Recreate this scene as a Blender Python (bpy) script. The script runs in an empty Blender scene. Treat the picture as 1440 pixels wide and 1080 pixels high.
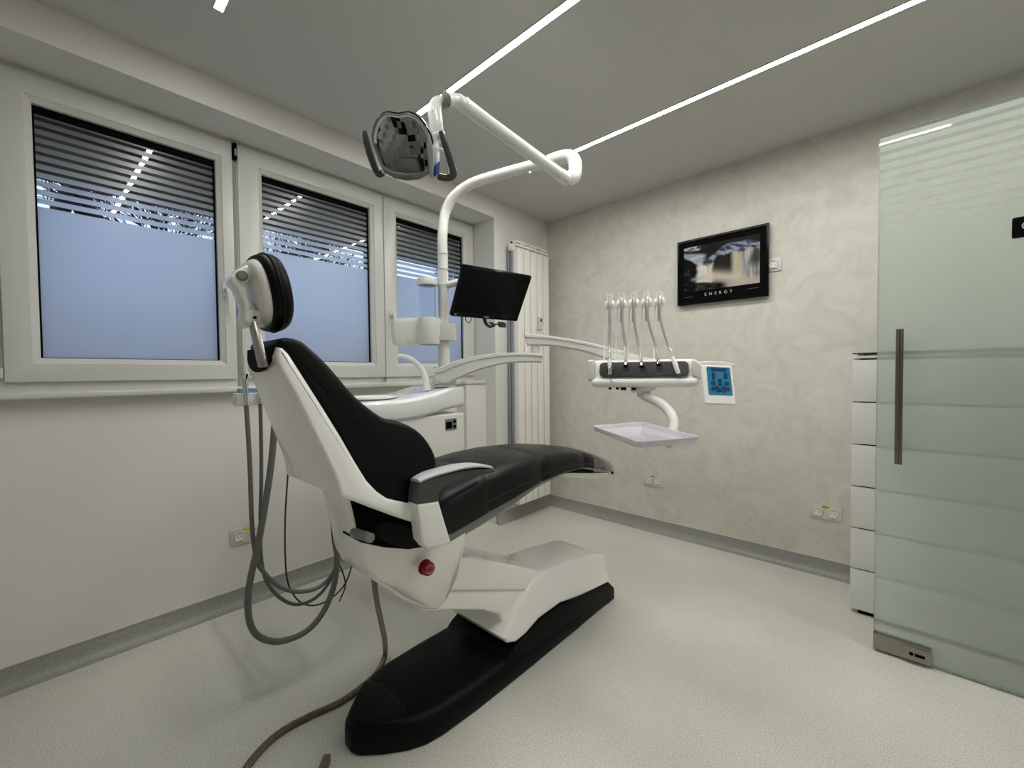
import bpy, bmesh, math, random
from mathutils import Vector as V, Matrix

random.seed(7)
pi = math.pi
COL = bpy.context.scene.collection

# ------------------------------------------------------------------ camera model
FPX, YAW, PIT, ROLL = 590.487, .747986, -.0254463, -.0103649
CAM = V((2.362204, -3.031178, 1.2))
TH = .0219792            # the window wall stands 1.26 degrees off square
ZC, ZB = 2.556, .0895    # ceiling height, baseboard height
FW = V((-math.sin(YAW)*math.cos(PIT), math.cos(YAW)*math.cos(PIT), math.sin(PIT)))
_r = V((math.cos(YAW), math.sin(YAW), 0)); _u = _r.cross(FW)
RT = _r*math.cos(ROLL) + _u*math.sin(ROLL)
UP = _u*math.cos(ROLL) - _r*math.sin(ROLL)
RH = V((RT.x, RT.y, 0)).normalized()
FH = V((FW.x, FW.y, 0)).normalized()

def ray(u, v): return FW + RT*((u-720)/FPX) + UP*((540-v)/FPX)
def at(u, v, ax, val):
    d = ray(u, v); return CAM + d*((val-CAM[ax])/d[ax])
def atd(u, v, d): return CAM + ray(u, v)*d
LW = Matrix.Rotation(TH, 4, 'Z'); LWi = LW.inverted()
def atL(u, v, ax, val):
    o = LWi @ CAM; d = LWi.to_3x3() @ ray(u, v); return o + d*((val-o[ax])/d[ax])

# ------------------------------------------------------------------ materials
def mat(name, col, rough=.5, metal=0, trans=0, coat=0, ior=1.45, emit=None, es=0, spec=.5, bump=None, var=None, alpha=1):
    m = bpy.data.materials.new(name); m.use_nodes = True
    nt = m.node_tree; b = nt.nodes['Principled BSDF']
    b.inputs['Base Color'].default_value = (*col, 1)
    b.inputs['Roughness'].default_value = rough
    b.inputs['Metallic'].default_value = metal
    b.inputs['Transmission Weight'].default_value = trans
    b.inputs['Coat Weight'].default_value = coat
    b.inputs['IOR'].default_value = ior
    b.inputs['Alpha'].default_value = alpha
    b.inputs['Specular IOR Level'].default_value = spec
    if emit:
        b.inputs['Emission Color'].default_value = (*emit, 1); b.inputs['Emission Strength'].default_value = es
    if bump or var:
        tc = nt.nodes.new('ShaderNodeTexCoord')
    if var:   # (scale, colour 2, low, high)
        n = nt.nodes.new('ShaderNodeTexNoise'); n.inputs['Scale'].default_value = var[0]; n.inputs['Detail'].default_value = 4
        r = nt.nodes.new('ShaderNodeValToRGB')
        r.color_ramp.elements[0].position = var[2]; r.color_ramp.elements[1].position = var[3]
        r.color_ramp.elements[0].color = (*col, 1); r.color_ramp.elements[1].color = (*var[1], 1)
        nt.links.new(tc.outputs['Object'], n.inputs['Vector']); nt.links.new(n.outputs['Fac'], r.inputs['Fac'])
        nt.links.new(r.outputs['Color'], b.inputs['Base Color'])
    if bump:  # (scale, strength)
        n = nt.nodes.new('ShaderNodeTexNoise'); n.inputs['Scale'].default_value = bump[0]; n.inputs['Detail'].default_value = 3
        k = nt.nodes.new('ShaderNodeBump'); k.inputs['Strength'].default_value = bump[1]; k.inputs['Distance'].default_value = .01
        nt.links.new(tc.outputs['Object'], n.inputs['Vector']); nt.links.new(n.outputs['Fac'], k.inputs['Height'])
        nt.links.new(k.outputs['Normal'], b.inputs['Normal'])
    return m

M = {}
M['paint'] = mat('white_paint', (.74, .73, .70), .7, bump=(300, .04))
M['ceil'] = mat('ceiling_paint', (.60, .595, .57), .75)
M['pvc'] = mat('white_pvc', (.64, .64, .615), .28)
M['white'] = mat('white_plastic', (.72, .72, .695), .22, coat=.45)
M['shell'] = mat('white_shell_plastic', (.93, .93, .90), .22, coat=.55)
M['whitebright'] = mat('bright_white_plastic', (.90, .90, .88), .25, coat=.3)
M['offwhite'] = mat('off_white_plastic', (.84, .835, .79), .4)
M['ceramic'] = mat('white_ceramic', (.86, .87, .87), .08, coat=.6)
M['enamel'] = mat('radiator_enamel', (.84, .83, .78), .35)
M['fin'] = mat('radiator_fin', (.40, .43, .48), .5)
M['leather'] = mat('black_leather', (.004, .004, .0045), .42, bump=(420, .05), spec=.2)
M['leathertop'] = mat('seat_leather', (.007, .007, .0075), .36, bump=(420, .05), spec=.4)
M['blackplastic'] = mat('black_plastic', (.0035, .0035, .004), .42, bump=(500, .05), spec=.16)
M['blackgloss'] = mat('black_gloss', (.004, .004, .005), .13, spec=.22)
M['blackmatte'] = mat('black_matte', (.003, .003, .003), .6, spec=.06)
M['screen'] = mat('screen_glass', (.004, .004, .005), .3, spec=.12)
M['grey'] = mat('grey_plastic', (.24, .245, .24), .38)
M['greydark'] = mat('dark_grey_plastic', (.075, .077, .078), .42)
M['greylight'] = mat('light_grey_plastic', (.47, .49, .51), .35)
M['hose'] = mat('grey_hose', (.15, .152, .148), .45)
M['hoselight'] = mat('light_grey_hose', (.50, .48, .45), .22, metal=.35)
M['cable'] = mat('dark_cable', (.03, .03, .032), .5)
M['steel'] = mat('brushed_steel', (.36, .34, .31), .34, metal=1)
M['steeldark'] = mat('dark_steel', (.22, .20, .18), .36, metal=1)
M['chrome'] = mat('chrome', (.75, .75, .74), .12, metal=1)
M['mirror'] = mat('lamp_reflector', (.30, .30, .31), .05, metal=1)
M['red'] = mat('red_plastic', (.30, .012, .012), .3)
M['blue'] = mat('blue_film', (.02, .22, .42), .15, coat=.8)
M['navy'] = mat('navy_print', (.01, .06, .15), .3)
M['bluecap'] = mat('blue_rubber', (.02, .05, .25), .4)
M['bluepale'] = mat('pale_blue_plastic', (.25, .38, .62), .4)
M['yellow'] = mat('yellow_sticker', (.62, .58, .08), .5)
M['tray'] = mat('clear_lilac_plastic', (.66, .645, .70), .10, coat=.35, ior=1.4, alpha=.66)
M['clear'] = mat('clear_plastic', (.93, .95, .97), .04, trans=1, ior=1.2)
M['foil'] = mat('clear_grey_vinyl', (.30, .29, .265), .15, coat=.5, bump=(90, .6), alpha=.62)
M['print_white'] = mat('pale_print', (.6, .6, .6), .5)
M['led'] = mat('led_diffuser', (1, 1, 1), .5, emit=(1, .988, .945), es=86)
M['drawer'] = mat('white_lacquer', (.80, .80, .77), .28, coat=.3)
M['shutter'] = mat('shutter_grey', (.13, .14, .14), .5)
M['bark'] = mat('dark_bark', (.035, .03, .03), .9)
M['snow'] = mat('outdoor_ground', (.30, .33, .38), .9)
M['housewall'] = mat('house_render', (.40, .38, .36), .9)
M['houseroof'] = mat('brown_roof', (.035, .03, .028), .8)

def floor_mat(name, base, dark, light):
    m = bpy.data.materials.new(name); m.use_nodes = True
    nt = m.node_tree; N = nt.nodes; L = nt.links; b = N['Principled BSDF']
    tc = N.new('ShaderNodeTexCoord')
    a = N.new('ShaderNodeTexNoise'); a.inputs['Scale'].default_value = 230; a.inputs['Detail'].default_value = 2
    c = N.new('ShaderNodeTexNoise'); c.inputs['Scale'].default_value = 1.6; c.inputs['Detail'].default_value = 3
    L.new(tc.outputs['Object'], a.inputs['Vector']); L.new(tc.outputs['Object'], c.inputs['Vector'])
    r = N.new('ShaderNodeValToRGB'); e = r.color_ramp.elements
    e[0].position = .36; e[0].color = (*dark, 1); e[1].position = .5; e[1].color = (*base, 1)
    k = e.new(.66); k.color = (*light, 1)
    L.new(a.outputs['Fac'], r.inputs['Fac'])
    r2 = N.new('ShaderNodeValToRGB'); r2.color_ramp.elements[0].color = (.93, .93, .92, 1); r2.color_ramp.elements[1].color = (1.05, 1.05, 1.04, 1)
    r2.color_ramp.elements[0].position = .35; r2.color_ramp.elements[1].position = .65
    L.new(c.outputs['Fac'], r2.inputs['Fac'])
    mx = N.new('ShaderNodeMixRGB'); mx.blend_type = 'MULTIPLY'; mx.inputs[0].default_value = 1
    L.new(r.outputs['Color'], mx.inputs[1]); L.new(r2.outputs['Color'], mx.inputs[2])
    L.new(mx.outputs['Color'], b.inputs['Base Color'])
    b.inputs['Roughness'].default_value = .36; b.inputs['Specular IOR Level'].default_value = .35
    return m
M['floor'] = floor_mat('speckled_vinyl', (.68, .675, .62), (.53, .525, .48), (.77, .765, .71))
M['cove'] = floor_mat('cove_vinyl', (.36, .36, .34), (.29, .29, .275), (.41, .41, .385))

def plaster():
    m = bpy.data.materials.new('pearl_plaster'); m.use_nodes = True
    nt = m.node_tree; N = nt.nodes; L = nt.links; b = N['Principled BSDF']
    tc = N.new('ShaderNodeTexCoord')
    a = N.new('ShaderNodeTexNoise'); a.inputs['Scale'].default_value = 5.5; a.inputs['Detail'].default_value = 9; a.inputs['Roughness'].default_value = .62; a.inputs['Distortion'].default_value = 1.6
    L.new(tc.outputs['Object'], a.inputs['Vector'])
    r = N.new('ShaderNodeValToRGB'); e = r.color_ramp.elements
    e[0].position = .33; e[0].color = (.60, .578, .52, 1); e[1].position = .62; e[1].color = (.69, .668, .615, 1)
    L.new(a.outputs['Fac'], r.inputs['Fac']); L.new(r.outputs['Color'], b.inputs['Base Color'])
    r2 = N.new('ShaderNodeValToRGB'); r2.color_ramp.elements[0].position = .4; r2.color_ramp.elements[1].position = .6
    r2.color_ramp.elements[0].color = (.52, .52, .52, 1); r2.color_ramp.elements[1].color = (.33, .33, .33, 1)
    L.new(a.outputs['Fac'], r2.inputs['Fac']); L.new(r2.outputs['Color'], b.inputs['Roughness'])
    k = N.new('ShaderNodeBump'); k.inputs['Strength'].default_value = .22; k.inputs['Distance'].default_value = .012
    L.new(a.outputs['Fac'], k.inputs['Height']); L.new(k.outputs['Normal'], b.inputs['Normal'])
    b.inputs['Specular IOR Level'].default_value = .55
    return m
M['plaster'] = plaster()

def film_mat(name, ztop, zend, period, f0, f1, film_col, clear_kind, gap=0.0, fade=0.0):
    """glass carrying frosted film: solid below ztop, fading stripes from ztop up to zend"""
    m = bpy.data.materials.new(name); m.use_nodes = True
    nt = m.node_tree; N = nt.nodes; L = nt.links
    for n in list(N): N.remove(n)
    out = N.new('ShaderNodeOutputMaterial')
    g = N.new('ShaderNodeNewGeometry'); s = N.new('ShaderNodeSeparateXYZ'); L.new(g.outputs['Position'], s.inputs[0])
    def mth(op, a, b=None):
        n = N.new('ShaderNodeMath'); n.operation = op
        for i, x in enumerate((a, b)):
            if x is None: continue
            if isinstance(x, (int, float)): n.inputs[i].default_value = x
            else: L.new(x, n.inputs[i])
        return n.outputs[0]
    z = s.outputs['Z']
    ph = mth('FRACT', mth('DIVIDE', mth('SUBTRACT', z, ztop), period))
    t = mth('DIVIDE', mth('SUBTRACT', z, ztop), zend-ztop)
    fr = mth('ADD', mth('MULTIPLY', t, f1-f0), f0)
    stripe = mth('GREATER_THAN', ph, mth('SUBTRACT', 1.0, fr))
    solid = mth('LESS_THAN', z, ztop)
    below = mth('LESS_THAN', z, zend)
    fac = mth('MAXIMUM', solid, mth('MULTIPLY', mth('MAXIMUM', stripe, gap), below))
    gl = N.new('ShaderNodeBsdfGlossy'); gl.inputs['Roughness'].default_value = .015
    tr = N.new('ShaderNodeBsdfTransparent'); tr.inputs['Color'].default_value = (.86, .9, .88, 1)
    fre = N.new('ShaderNodeFresnel'); fre.inputs['IOR'].default_value = 1.5
    clear = N.new('ShaderNodeMixShader'); L.new(fre.outputs[0], clear.inputs[0]); L.new(tr.outputs[0], clear.inputs[1]); L.new(gl.outputs[0], clear.inputs[2])
    tl = N.new('ShaderNodeBsdfTranslucent'); tl.inputs['Color'].default_value = (*film_col, 1)
    df = N.new('ShaderNodeBsdfDiffuse'); df.inputs['Color'].default_value = (*film_col, 1)
    gr = N.new('ShaderNodeBsdfGlossy'); gr.inputs['Roughness'].default_value = .25; gr.inputs['Color'].default_value = (.8, .8, .8, 1)
    if clear_kind == 'window':
        f1_ = N.new('ShaderNodeMixShader'); f1_.inputs[0].default_value = .36; tl.inputs['Color'].default_value = (.60, .76, .98, 1); L.new(tl.outputs[0], f1_.inputs[1]); L.new(df.outputs[0], f1_.inputs[2])
    else:
        rf = N.new('ShaderNodeBsdfRefraction'); rf.inputs['Roughness'].default_value = .42; rf.inputs['IOR'].default_value = 1.12; rf.inputs['Color'].default_value = (.84, .93, .87, 1)
        f0_ = N.new('ShaderNodeMixShader'); f0_.inputs[0].default_value = .5; L.new(tl.outputs[0], f0_.inputs[1]); L.new(df.outputs[0], f0_.inputs[2])
        f1_ = N.new('ShaderNodeMixShader'); f1_.inputs[0].default_value = .52; L.new(rf.outputs[0], f1_.inputs[1]); L.new(f0_.outputs[0], f1_.inputs[2])
    if fade:   # the film gives way to clear glass towards the top
        tc_ = N.new('ShaderNodeClamp'); L.new(mth('MULTIPLY', t, fade), tc_.inputs['Value'])
        f2_ = N.new('ShaderNodeMixShader'); L.new(tc_.outputs[0], f2_.inputs[0]); L.new(f1_.outputs[0], f2_.inputs[1]); L.new(tr.outputs[0], f2_.inputs[2]); f1_ = f2_
    film = N.new('ShaderNodeMixShader'); film.inputs[0].default_value = .05; L.new(f1_.outputs[0], film.inputs[1])
    L.new((gr if clear_kind == 'window' else gl).outputs[0], film.inputs[2])
    mx = N.new('ShaderNodeMixShader'); L.new(fac, mx.inputs[0]); L.new(clear.outputs[0], mx.inputs[1]); L.new(film.outputs[0], mx.inputs[2])
    L.new(mx.outputs[0], out.inputs['Surface'])
    return m
M['winglass'] = film_mat('striped_frosted_window', 1.895, 2.29, .0345, .62, .55, (.70, .72, .74), 'window', 0.0, .55)
M['doorglass'] = film_mat('striped_frosted_door', 1.80, 2.175, .036, .66, .55, (.80, .875, .825), 'door', .55)

def vcol_mat():
    m = bpy.data.materials.new('printed_waterfall'); m.use_nodes = True
    nt = m.node_tree; b = nt.nodes['Principled BSDF']
    a = nt.nodes.new('ShaderNodeVertexColor'); a.layer_name = 'Col'
    nt.links.new(a.outputs['Color'], b.inputs['Base Color']); b.inputs['Roughness'].default_value = .35; b.inputs['Specular IOR Level'].default_value = .08
    return m
M['picture'] = vcol_mat()

def ribbed():
    m = mat('ribbed_metal', (.30, .27, .24), .35, metal=.9)
    return m
M['conduit'] = ribbed()

# ------------------------------------------------------------------ mesh helpers
def catmull(pts, n=6, closed=False):
    P = [V(p) for p in pts]; out = []; c = len(P)
    if c < 3: return P
    rng = range(c) if closed else range(c-1)
    for i in rng:
        if closed: a, b, d, e = P[(i-1) % c], P[i], P[(i+1) % c], P[(i+2) % c]
        else: a, b, d, e = P[max(i-1, 0)], P[i], P[i+1], P[min(i+2, c-1)]
        for k in range(n):
            t = k/n
            out.append(.5*((2*b)+(d-a)*t+(2*a-5*b+4*d-e)*t*t+(3*b-a-3*d+e)*t**3))
    if not closed: out.append(P[-1].copy())
    return out

def loft(bm, rings, cap0=True, cap1=True, closed=False):
    vs = [[bm.verts.new(V(p)) for p in r] for r in rings]
    n = len(vs[0]); k = len(vs)
    for i in range(k if closed else k-1):
        a, b = vs[i], vs[(i+1) % k]
        for j in range(n):
            try: bm.faces.new((a[j], a[(j+1) % n], b[(j+1) % n], b[j]))
            except ValueError: pass
    if not closed:
        if cap0: bm.faces.new(vs[0][::-1])
        if cap1: bm.faces.new(vs[-1])

def tube(bm, pts, r, seg=12, n=6, smooth=True, flat=1.0, side=None, closed=False):
    P = catmull(pts, n, closed) if smooth and len(pts) > 2 else [V(p) for p in pts]
    m = len(P); rings = []; prev = None
    for i, p in enumerate(P):
        if closed: t = (P[(i+1) % m]-P[i-1]).normalized()
        else: t = (P[min(i+1, m-1)]-P[max(i-1, 0)]).normalized()
        if side is not None: a = (side-t*side.dot(t)).normalized()
        elif prev is None:
            a = t.orthogonal().normalized()
        else: a = (prev-t*prev.dot(t)).normalized()
        prev = a; b = t.cross(a)
        if isinstance(r, (int, float)): rr = r
        elif callable(r): rr = r(i/(m-1))
        else:
            f = i/(m-1)*(len(r)-1); q = min(int(f), len(r)-2); rr = r[q]+(r[q+1]-r[q])*(f-q)
        rings.append([p+(a*math.cos(w)*rr+b*math.sin(w)*rr*flat) for w in [2*pi*j/seg for j in range(seg)]])
    loft(bm, rings, closed=closed)

def box(bm, c, s, X=None, Y=None, Z=None):
    X = X or V((1, 0, 0)); Y = Y or V((0, 1, 0)); Z = Z or V((0, 0, 1)); c = V(c)
    vs = [bm.verts.new(c+X*(a*s[0]/2)+Y*(b*s[1]/2)+Z*(d*s[2]/2)) for a in (-1, 1) for b in (-1, 1) for d in (-1, 1)]
    for f in ((0, 1, 3, 2), (4, 6, 7, 5), (0, 4, 5, 1), (2, 3, 7, 6), (0, 2, 6, 4), (1, 5, 7, 3)):
        bm.faces.new([vs[i] for i in f])

def bb(bm, lo, hi): box(bm, [(a+b)/2 for a, b in zip(lo, hi)], [abs(b-a) for a, b in zip(lo, hi)])

def lathe(bm, prof, c, Z=V((0, 0, 1)), seg=28, sx=1, X=None):
    Z = Z.normalized(); X = X or Z.orthogonal().normalized(); X = (X-Z*X.dot(Z)).normalized(); Y = Z.cross(X); c = V(c)
    rings = [[c+Z*z+X*(math.cos(w)*max(r, 1e-4)*sx)+Y*(math.sin(w)*max(r, 1e-4)) for w in [2*pi*j/seg for j in range(seg)]] for r, z in prof]
    loft(bm, rings)

def rrect(w, h, r, n=5):
    out = []
    for cx, cy, a0 in ((w/2-r, h/2-r, 0), (-w/2+r, h/2-r, pi/2), (-w/2+r, -h/2+r, pi), (w/2-r, -h/2+r, 1.5*pi)):
        for k in range(n+1):
            a = a0+pi/2*k/n; out.append((cx+r*math.cos(a), cy+r*math.sin(a)))
    return out

def plate(bm, pts2, c, X, Y, t, inset_r=.0):
    """flat plate of outline pts2 in the X-Y plane, thickness t along X x Y, with a rounded front edge"""
    c = V(c); Z = X.cross(Y)
    def ring(k, off):
        P = inset(pts2, off) if off else pts2
        return [c+X*a+Y*b+Z*k for a, b in P]
    if inset_r: rings = [ring(0, 0), ring(t-inset_r, 0), ring(t-inset_r*.3, inset_r*.3), ring(t, inset_r)]
    else: rings = [ring(0, 0), ring(t, 0)]
    loft(bm, rings)

def inset(poly, d):
    n = len(poly); A = sum(poly[i][0]*poly[(i+1) % n][1]-poly[(i+1) % n][0]*poly[i][1] for i in range(n))
    s = 1 if A > 0 else -1; out = []
    for i in range(n):
        p0, p, p1 = V(poly[i-1]), V(poly[i]), V(poly[(i+1) % n])
        e0 = (p-p0); e1 = (p1-p)
        e0 = e0.normalized() if e0.length > 1e-9 else e1.normalized(); e1 = e1.normalized() if e1.length > 1e-9 else e0
        n0 = V((-e0.y, e0.x))*s; n1 = V((-e1.y, e1.x))*s
        m = n0+n1; m = m.normalized() if m.length > 1e-6 else n0
        k = min(1/max(m.dot(n0), .45), 2.0)
        q = p+m*(d*k); out.append((q.x, q.y))
    return out

def body(bm, poly, hw, r, cx, n=4):
    """side outline poly (y, z), swept across x to half width hw about cx, edges rounded by r"""
    f = hw if callable(hw) else (lambda y, z: hw)
    rings = []
    for sgn in (-1, 1):
        seq = range(n+1) if sgn < 0 else range(n, -1, -1)
        for j in seq:
            a = j/n*pi/2; off = r*(1-math.sin(a)); P = inset(poly, off) if off > 1e-6 else poly
            rings.append([V((cx+sgn*(f(y, z)-r+r*math.cos(a)), y, z)) for y, z in P])
    loft(bm, rings)

def bevel(bm, w, seg=2, ang=30):
    es = [e for e in bm.edges if len(e.link_faces) == 2 and e.calc_face_angle(0) > math.radians(ang)]
    bmesh.ops.bevel(bm, geom=es, offset=w, segments=seg, profile=.6, affect='EDGES', clamp_overlap=True)

ORG = {}
def link(o, parent):
    COL.objects.link(o)
    if parent is not None: o.parent = parent

def build(name, bm, m, parent=None, bev=0, seg=2, sub=0, ang=38, label=None, xf=None, keep_origin=None):
    if xf is not None: bmesh.ops.transform(bm, matrix=xf, verts=bm.verts)
    bmesh.ops.recalc_face_normals(bm, faces=bm.faces)
    if bev: bevel(bm, bev, seg)
    if parent is not None: org = ORG[parent.name]
    elif keep_origin is not None: org = V(keep_origin)
    else:
        xs = [v.co for v in bm.verts]
        org = V(((min(p.x for p in xs)+max(p.x for p in xs))/2, (min(p.y for p in xs)+max(p.y for p in xs))/2, min(p.z for p in xs)))
    for v in bm.verts: v.co -= org
    me = bpy.data.meshes.new(name); bm.to_mesh(me); bm.free()
    me.materials.append(m)
    for p in me.polygons: p.use_smooth = True
    me.set_sharp_from_angle(angle=math.radians(ang))
    o = bpy.data.objects.new(name, me); link(o, parent)
    if parent is None: o.location = org
    ORG[o.name] = org
    if sub:
        s = o.modifiers.new('sub', 'SUBSURF'); s.levels = sub; s.render_levels = sub
    if label: o['label'] = label
    return o

def thing(name, label, cat, loc, group=None):
    o = bpy.data.objects.new(name, None); COL.objects.link(o); o.location = loc; o.empty_display_size = .1
    ORG[o.name] = V(loc); o['label'] = label; o['category'] = cat
    if group: o['group'] = group
    return o
def tag(o, label, cat, group=None):
    o['label'] = label; o['category'] = cat
    if group: o['group'] = group
    return o
def struct(o, label=None):
    o['kind'] = 'structure'
    if label: o['label'] = label
    return o
def B(): return bmesh.new()

def text(name, body_, size, c, X, Y, m, parent, spacing=1.0, depth=.0006):
    cu = bpy.data.curves.new('t', 'FONT'); cu.body = body_; cu.size = size; cu.align_x = 'CENTER'; cu.align_y = 'CENTER'; cu.space_character = spacing
    cu.extrude = depth
    o = bpy.data.objects.new('t', cu); COL.objects.link(o); bpy.context.view_layer.update()
    me = bpy.data.meshes.new_from_object(o.evaluated_get(bpy.context.evaluated_depsgraph_get()))
    bpy.data.objects.remove(o)
    bm = B(); bm.from_mesh(me); bpy.data.meshes.remove(me)
    Z = X.cross(Y); mx = Matrix((X, Y, Z)).transposed().to_4x4(); mx.translation = V(c)
    return build(name, bm, m, parent, xf=mx)

# ------------------------------------------------------------------ room shell
XR, YR = 3.7, -5.2          # right wall, wall behind the camera
NY, NX, NZ = -.69, -.226, 2.42   # window niche: end, depth, soffit

bm = B(); bb(bm, (-.6, YR-.1, -.1), (XR+.1, .1, 0)); struct(build('floor', bm, M['floor']))
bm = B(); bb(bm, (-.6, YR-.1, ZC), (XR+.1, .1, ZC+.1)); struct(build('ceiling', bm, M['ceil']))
bm = B(); bb(bm, (-.3, 0, 0), (XR+.1, .1, ZC)); struct(build('wall_back', bm, M['plaster']))
bm = B(); bb(bm, (XR, YR-.1, 0), (XR+.1, 0, ZC)); struct(build('wall_right', bm, M['paint']))
bm = B(); bb(bm, (-.6, YR-.1, 0), (XR, YR, ZC)); struct(build('wall_rear', bm, M['paint']))
# window wall, in its own slightly turned frame
bm = B()
bb(bm, (-.5, NY, 0), (0, .12, ZC))                     # pier with the radiator
bb(bm, (-.5, YR-.2, NZ), (0, NY, ZC))                  # strip above the niche
bb(bm, (-.5, YR-.2, 0), (NX, NY, 1.12))                # parapet below the windows
bb(bm, (-.5, YR-.2, 1.12), (NX-.02, -3.27, NZ))        # wall left of the windows
bb(bm, (NX-.01, -.90, 0), (-.115, NY, 1.12))           # pipe casing below the sill end
struct(build('wall_left', bm, M['paint'], xf=LW))

def cove(pts, name):
    """coved vinyl baseboard along a line: pts are (origin, along, outwards)"""
    bm = B()
    for o, a, L_, w in pts:
        o, a, w = V(o), V(a), V(w)
        prof = [(-.01, -.01), (-.01, ZB), (.003, ZB), (.004, .05)]+[(.004+.042*(1-math.cos(t)), .05-.047*math.sin(t)) for t in [pi/2*k/6 for k in range(1, 7)]]+[(.05, -.01)]
        loft(bm, [[o+a*s+w*x+V((0, 0, z)) for x, z in prof] for s in (0, L_)])
    return bm
struct(build('baseboard_left', cove([((NX, NY, 0), (0, -1, 0), 4.5, (1, 0, 0)), ((0, .03, 0), (0, -1, 0), .72, (1, 0, 0))], ''), M['cove'], xf=LW))
struct(build('baseboard_back', cove([((-.02, 0, 0), (1, 0, 0), 3.72, (0, -1, 0))], ''), M['cove']))
bm = B(); bb(bm, (NX-.004, -5.2, ZB-.001), (NX+.006, NY, ZB+.004)); bb(bm, (-.004, NY, ZB-.001), (.006, 0, ZB+.004)); struct(build('trim_1', bm, M['pvc'], xf=LW))
bm = B(); bb(bm, (0, -.006, ZB-.001), (XR, .004, ZB+.004)); struct(build('trim_2', bm, M['pvc']))
# window sill
bm = B(); bb(bm, (-.30, -5.1, 1.118), (-.165, -.90, 1.146)); bb(bm, (-.30, -.91, 1.118), (-.105, NY-.003, 1.146)); struct(build('trim_3', bm, M['pvc'], xf=LW, bev=.009, seg=3))

# ------------------------------------------------------------------ windows
WY = [(-3.169, -2.395, -3.074, -2.463), (-2.369, -1.527, -2.252, -1.614), (-1.521, -.705, -1.413, -.797)]
GZ0, GZ1, SZ0, SZ1 = 1.281, 2.293, 1.186, 2.398
def frame_ring(bm, y0, y1, z0, z1, iy0, iy1, iz0, iz1, x0, x1, ch=.0):
    """rectangular frame; the inner edge slopes back by ch like a glazing bead"""
    O = [(y0, z0), (y1, z0), (y1, z1), (y0, z1)]; I = [(iy0, iz0), (iy1, iz0), (iy1, iz1), (iy0, iz1)]
    c = .022
    Mi = [(iy0-c, iz0-c), (iy1+c, iz0-c), (iy1+c, iz1+c), (iy0-c, iz1+c)]
    loops = [[V((x0, y, z)) for y, z in O], [V((x1, y, z)) for y, z in O], [V((x1, y, z)) for y, z in Mi], [V((x1-.004, y, z)) for y, z in Mi],
             [V((x1-ch, y, z)) for y, z in I], [V((x0, y, z)) for y, z in I]]
    loft(bm, loops, closed=True)
for i, (y0, y1, g0, g1) in enumerate(WY):
    w = thing('window_%d' % (i+1), ['left window sash behind the headrest, frosted below and striped above', 'middle window sash with frosted lower glass', 'right window sash behind the lamp pole'][i], 'window', LW @ V((-.25, (y0+y1)/2, 1.15)))
    del w['category']; struct(w)
    bm = B(); frame_ring(bm, y0, y1, SZ0, SZ1, g0, g1, GZ0, GZ1, -.30, NX, .018); build('sash', bm, M['pvc'], w, xf=LW, bev=.003)
    bm = B(); e = .03
    frame_ring(bm, y0-.02, y1+.02, 1.14, NZ+.01, y0+e, y1-e, SZ0+e, SZ1-e, -.32, -.245); build('window_frame', bm, M['pvc'], w, xf=LW)
    bm = B(); bmv = [bm.verts.new(V((-.272, y, z))) for y, z in ((g0-.01, GZ0-.01), (g1+.01, GZ0-.01), (g1+.01, GZ1+.01), (g0-.01, GZ1+.01))]; bm.faces.new(bmv)
    build('pane', bm, M['winglass'], w, xf=LW)
    bm = B(); frame_ring(bm, g0-.008, g1+.008, GZ0-.008, GZ1+.008, g0+.006, g1-.006, GZ0+.003, GZ1-.028, -.285, -.262); build('gasket', bm, M['blackmatte'], w, xf=LW, label='black rubber gasket round the glass')
    if i != 1:
        hy = y1-.040 if i == 0 else y0+.045
        hz = 1.64 if i == 0 else 1.60
        h = B(); lathe(h, [(.013, 0), (.013, .04), (.0, .041)], (NX, hy, hz), V((1, 0, 0)), 16)
        bb(h, (NX, hy-.015, hz-.035), (NX+.009, hy+.015, hz+.035))
        hd = build('window_handle', h, M['pvc'], w, xf=LW)
        h = B(); tube(h, [(NX+.035, hy, hz+.012), (NX+.045, hy, hz-.01), (NX+.047, hy, hz-.06), (NX+.043, hy, hz-.125)], [.011, .012, .010, .008], 10, flat=.7, side=V((0, 1, 0)))
        build('grip', h, M['pvc'], hd, xf=LW)
    if i == 0:
        bm = B(); bb(bm, (NX-.02, -2.389, 2.32), (NX+.012, -2.373, 2.40)); h = build('hinge', bm, M['blackmatte'], w, xf=LW, bev=.003, label='dark hinge in the gap between two sashes')
        bm = B(); bb(bm, (NX+.01, -2.386, 2.335), (NX+.015, -2.376, 2.37)); build('hinge_pin', bm, M['steel'], h, xf=LW)
        bm = B(); bb(bm, (NX-.01, -3.20, 1.20), (NX+.004, -3.172, 1.24)); build('lower_hinge', bm, M['pvc'], w, xf=LW, bev=.003)

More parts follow.
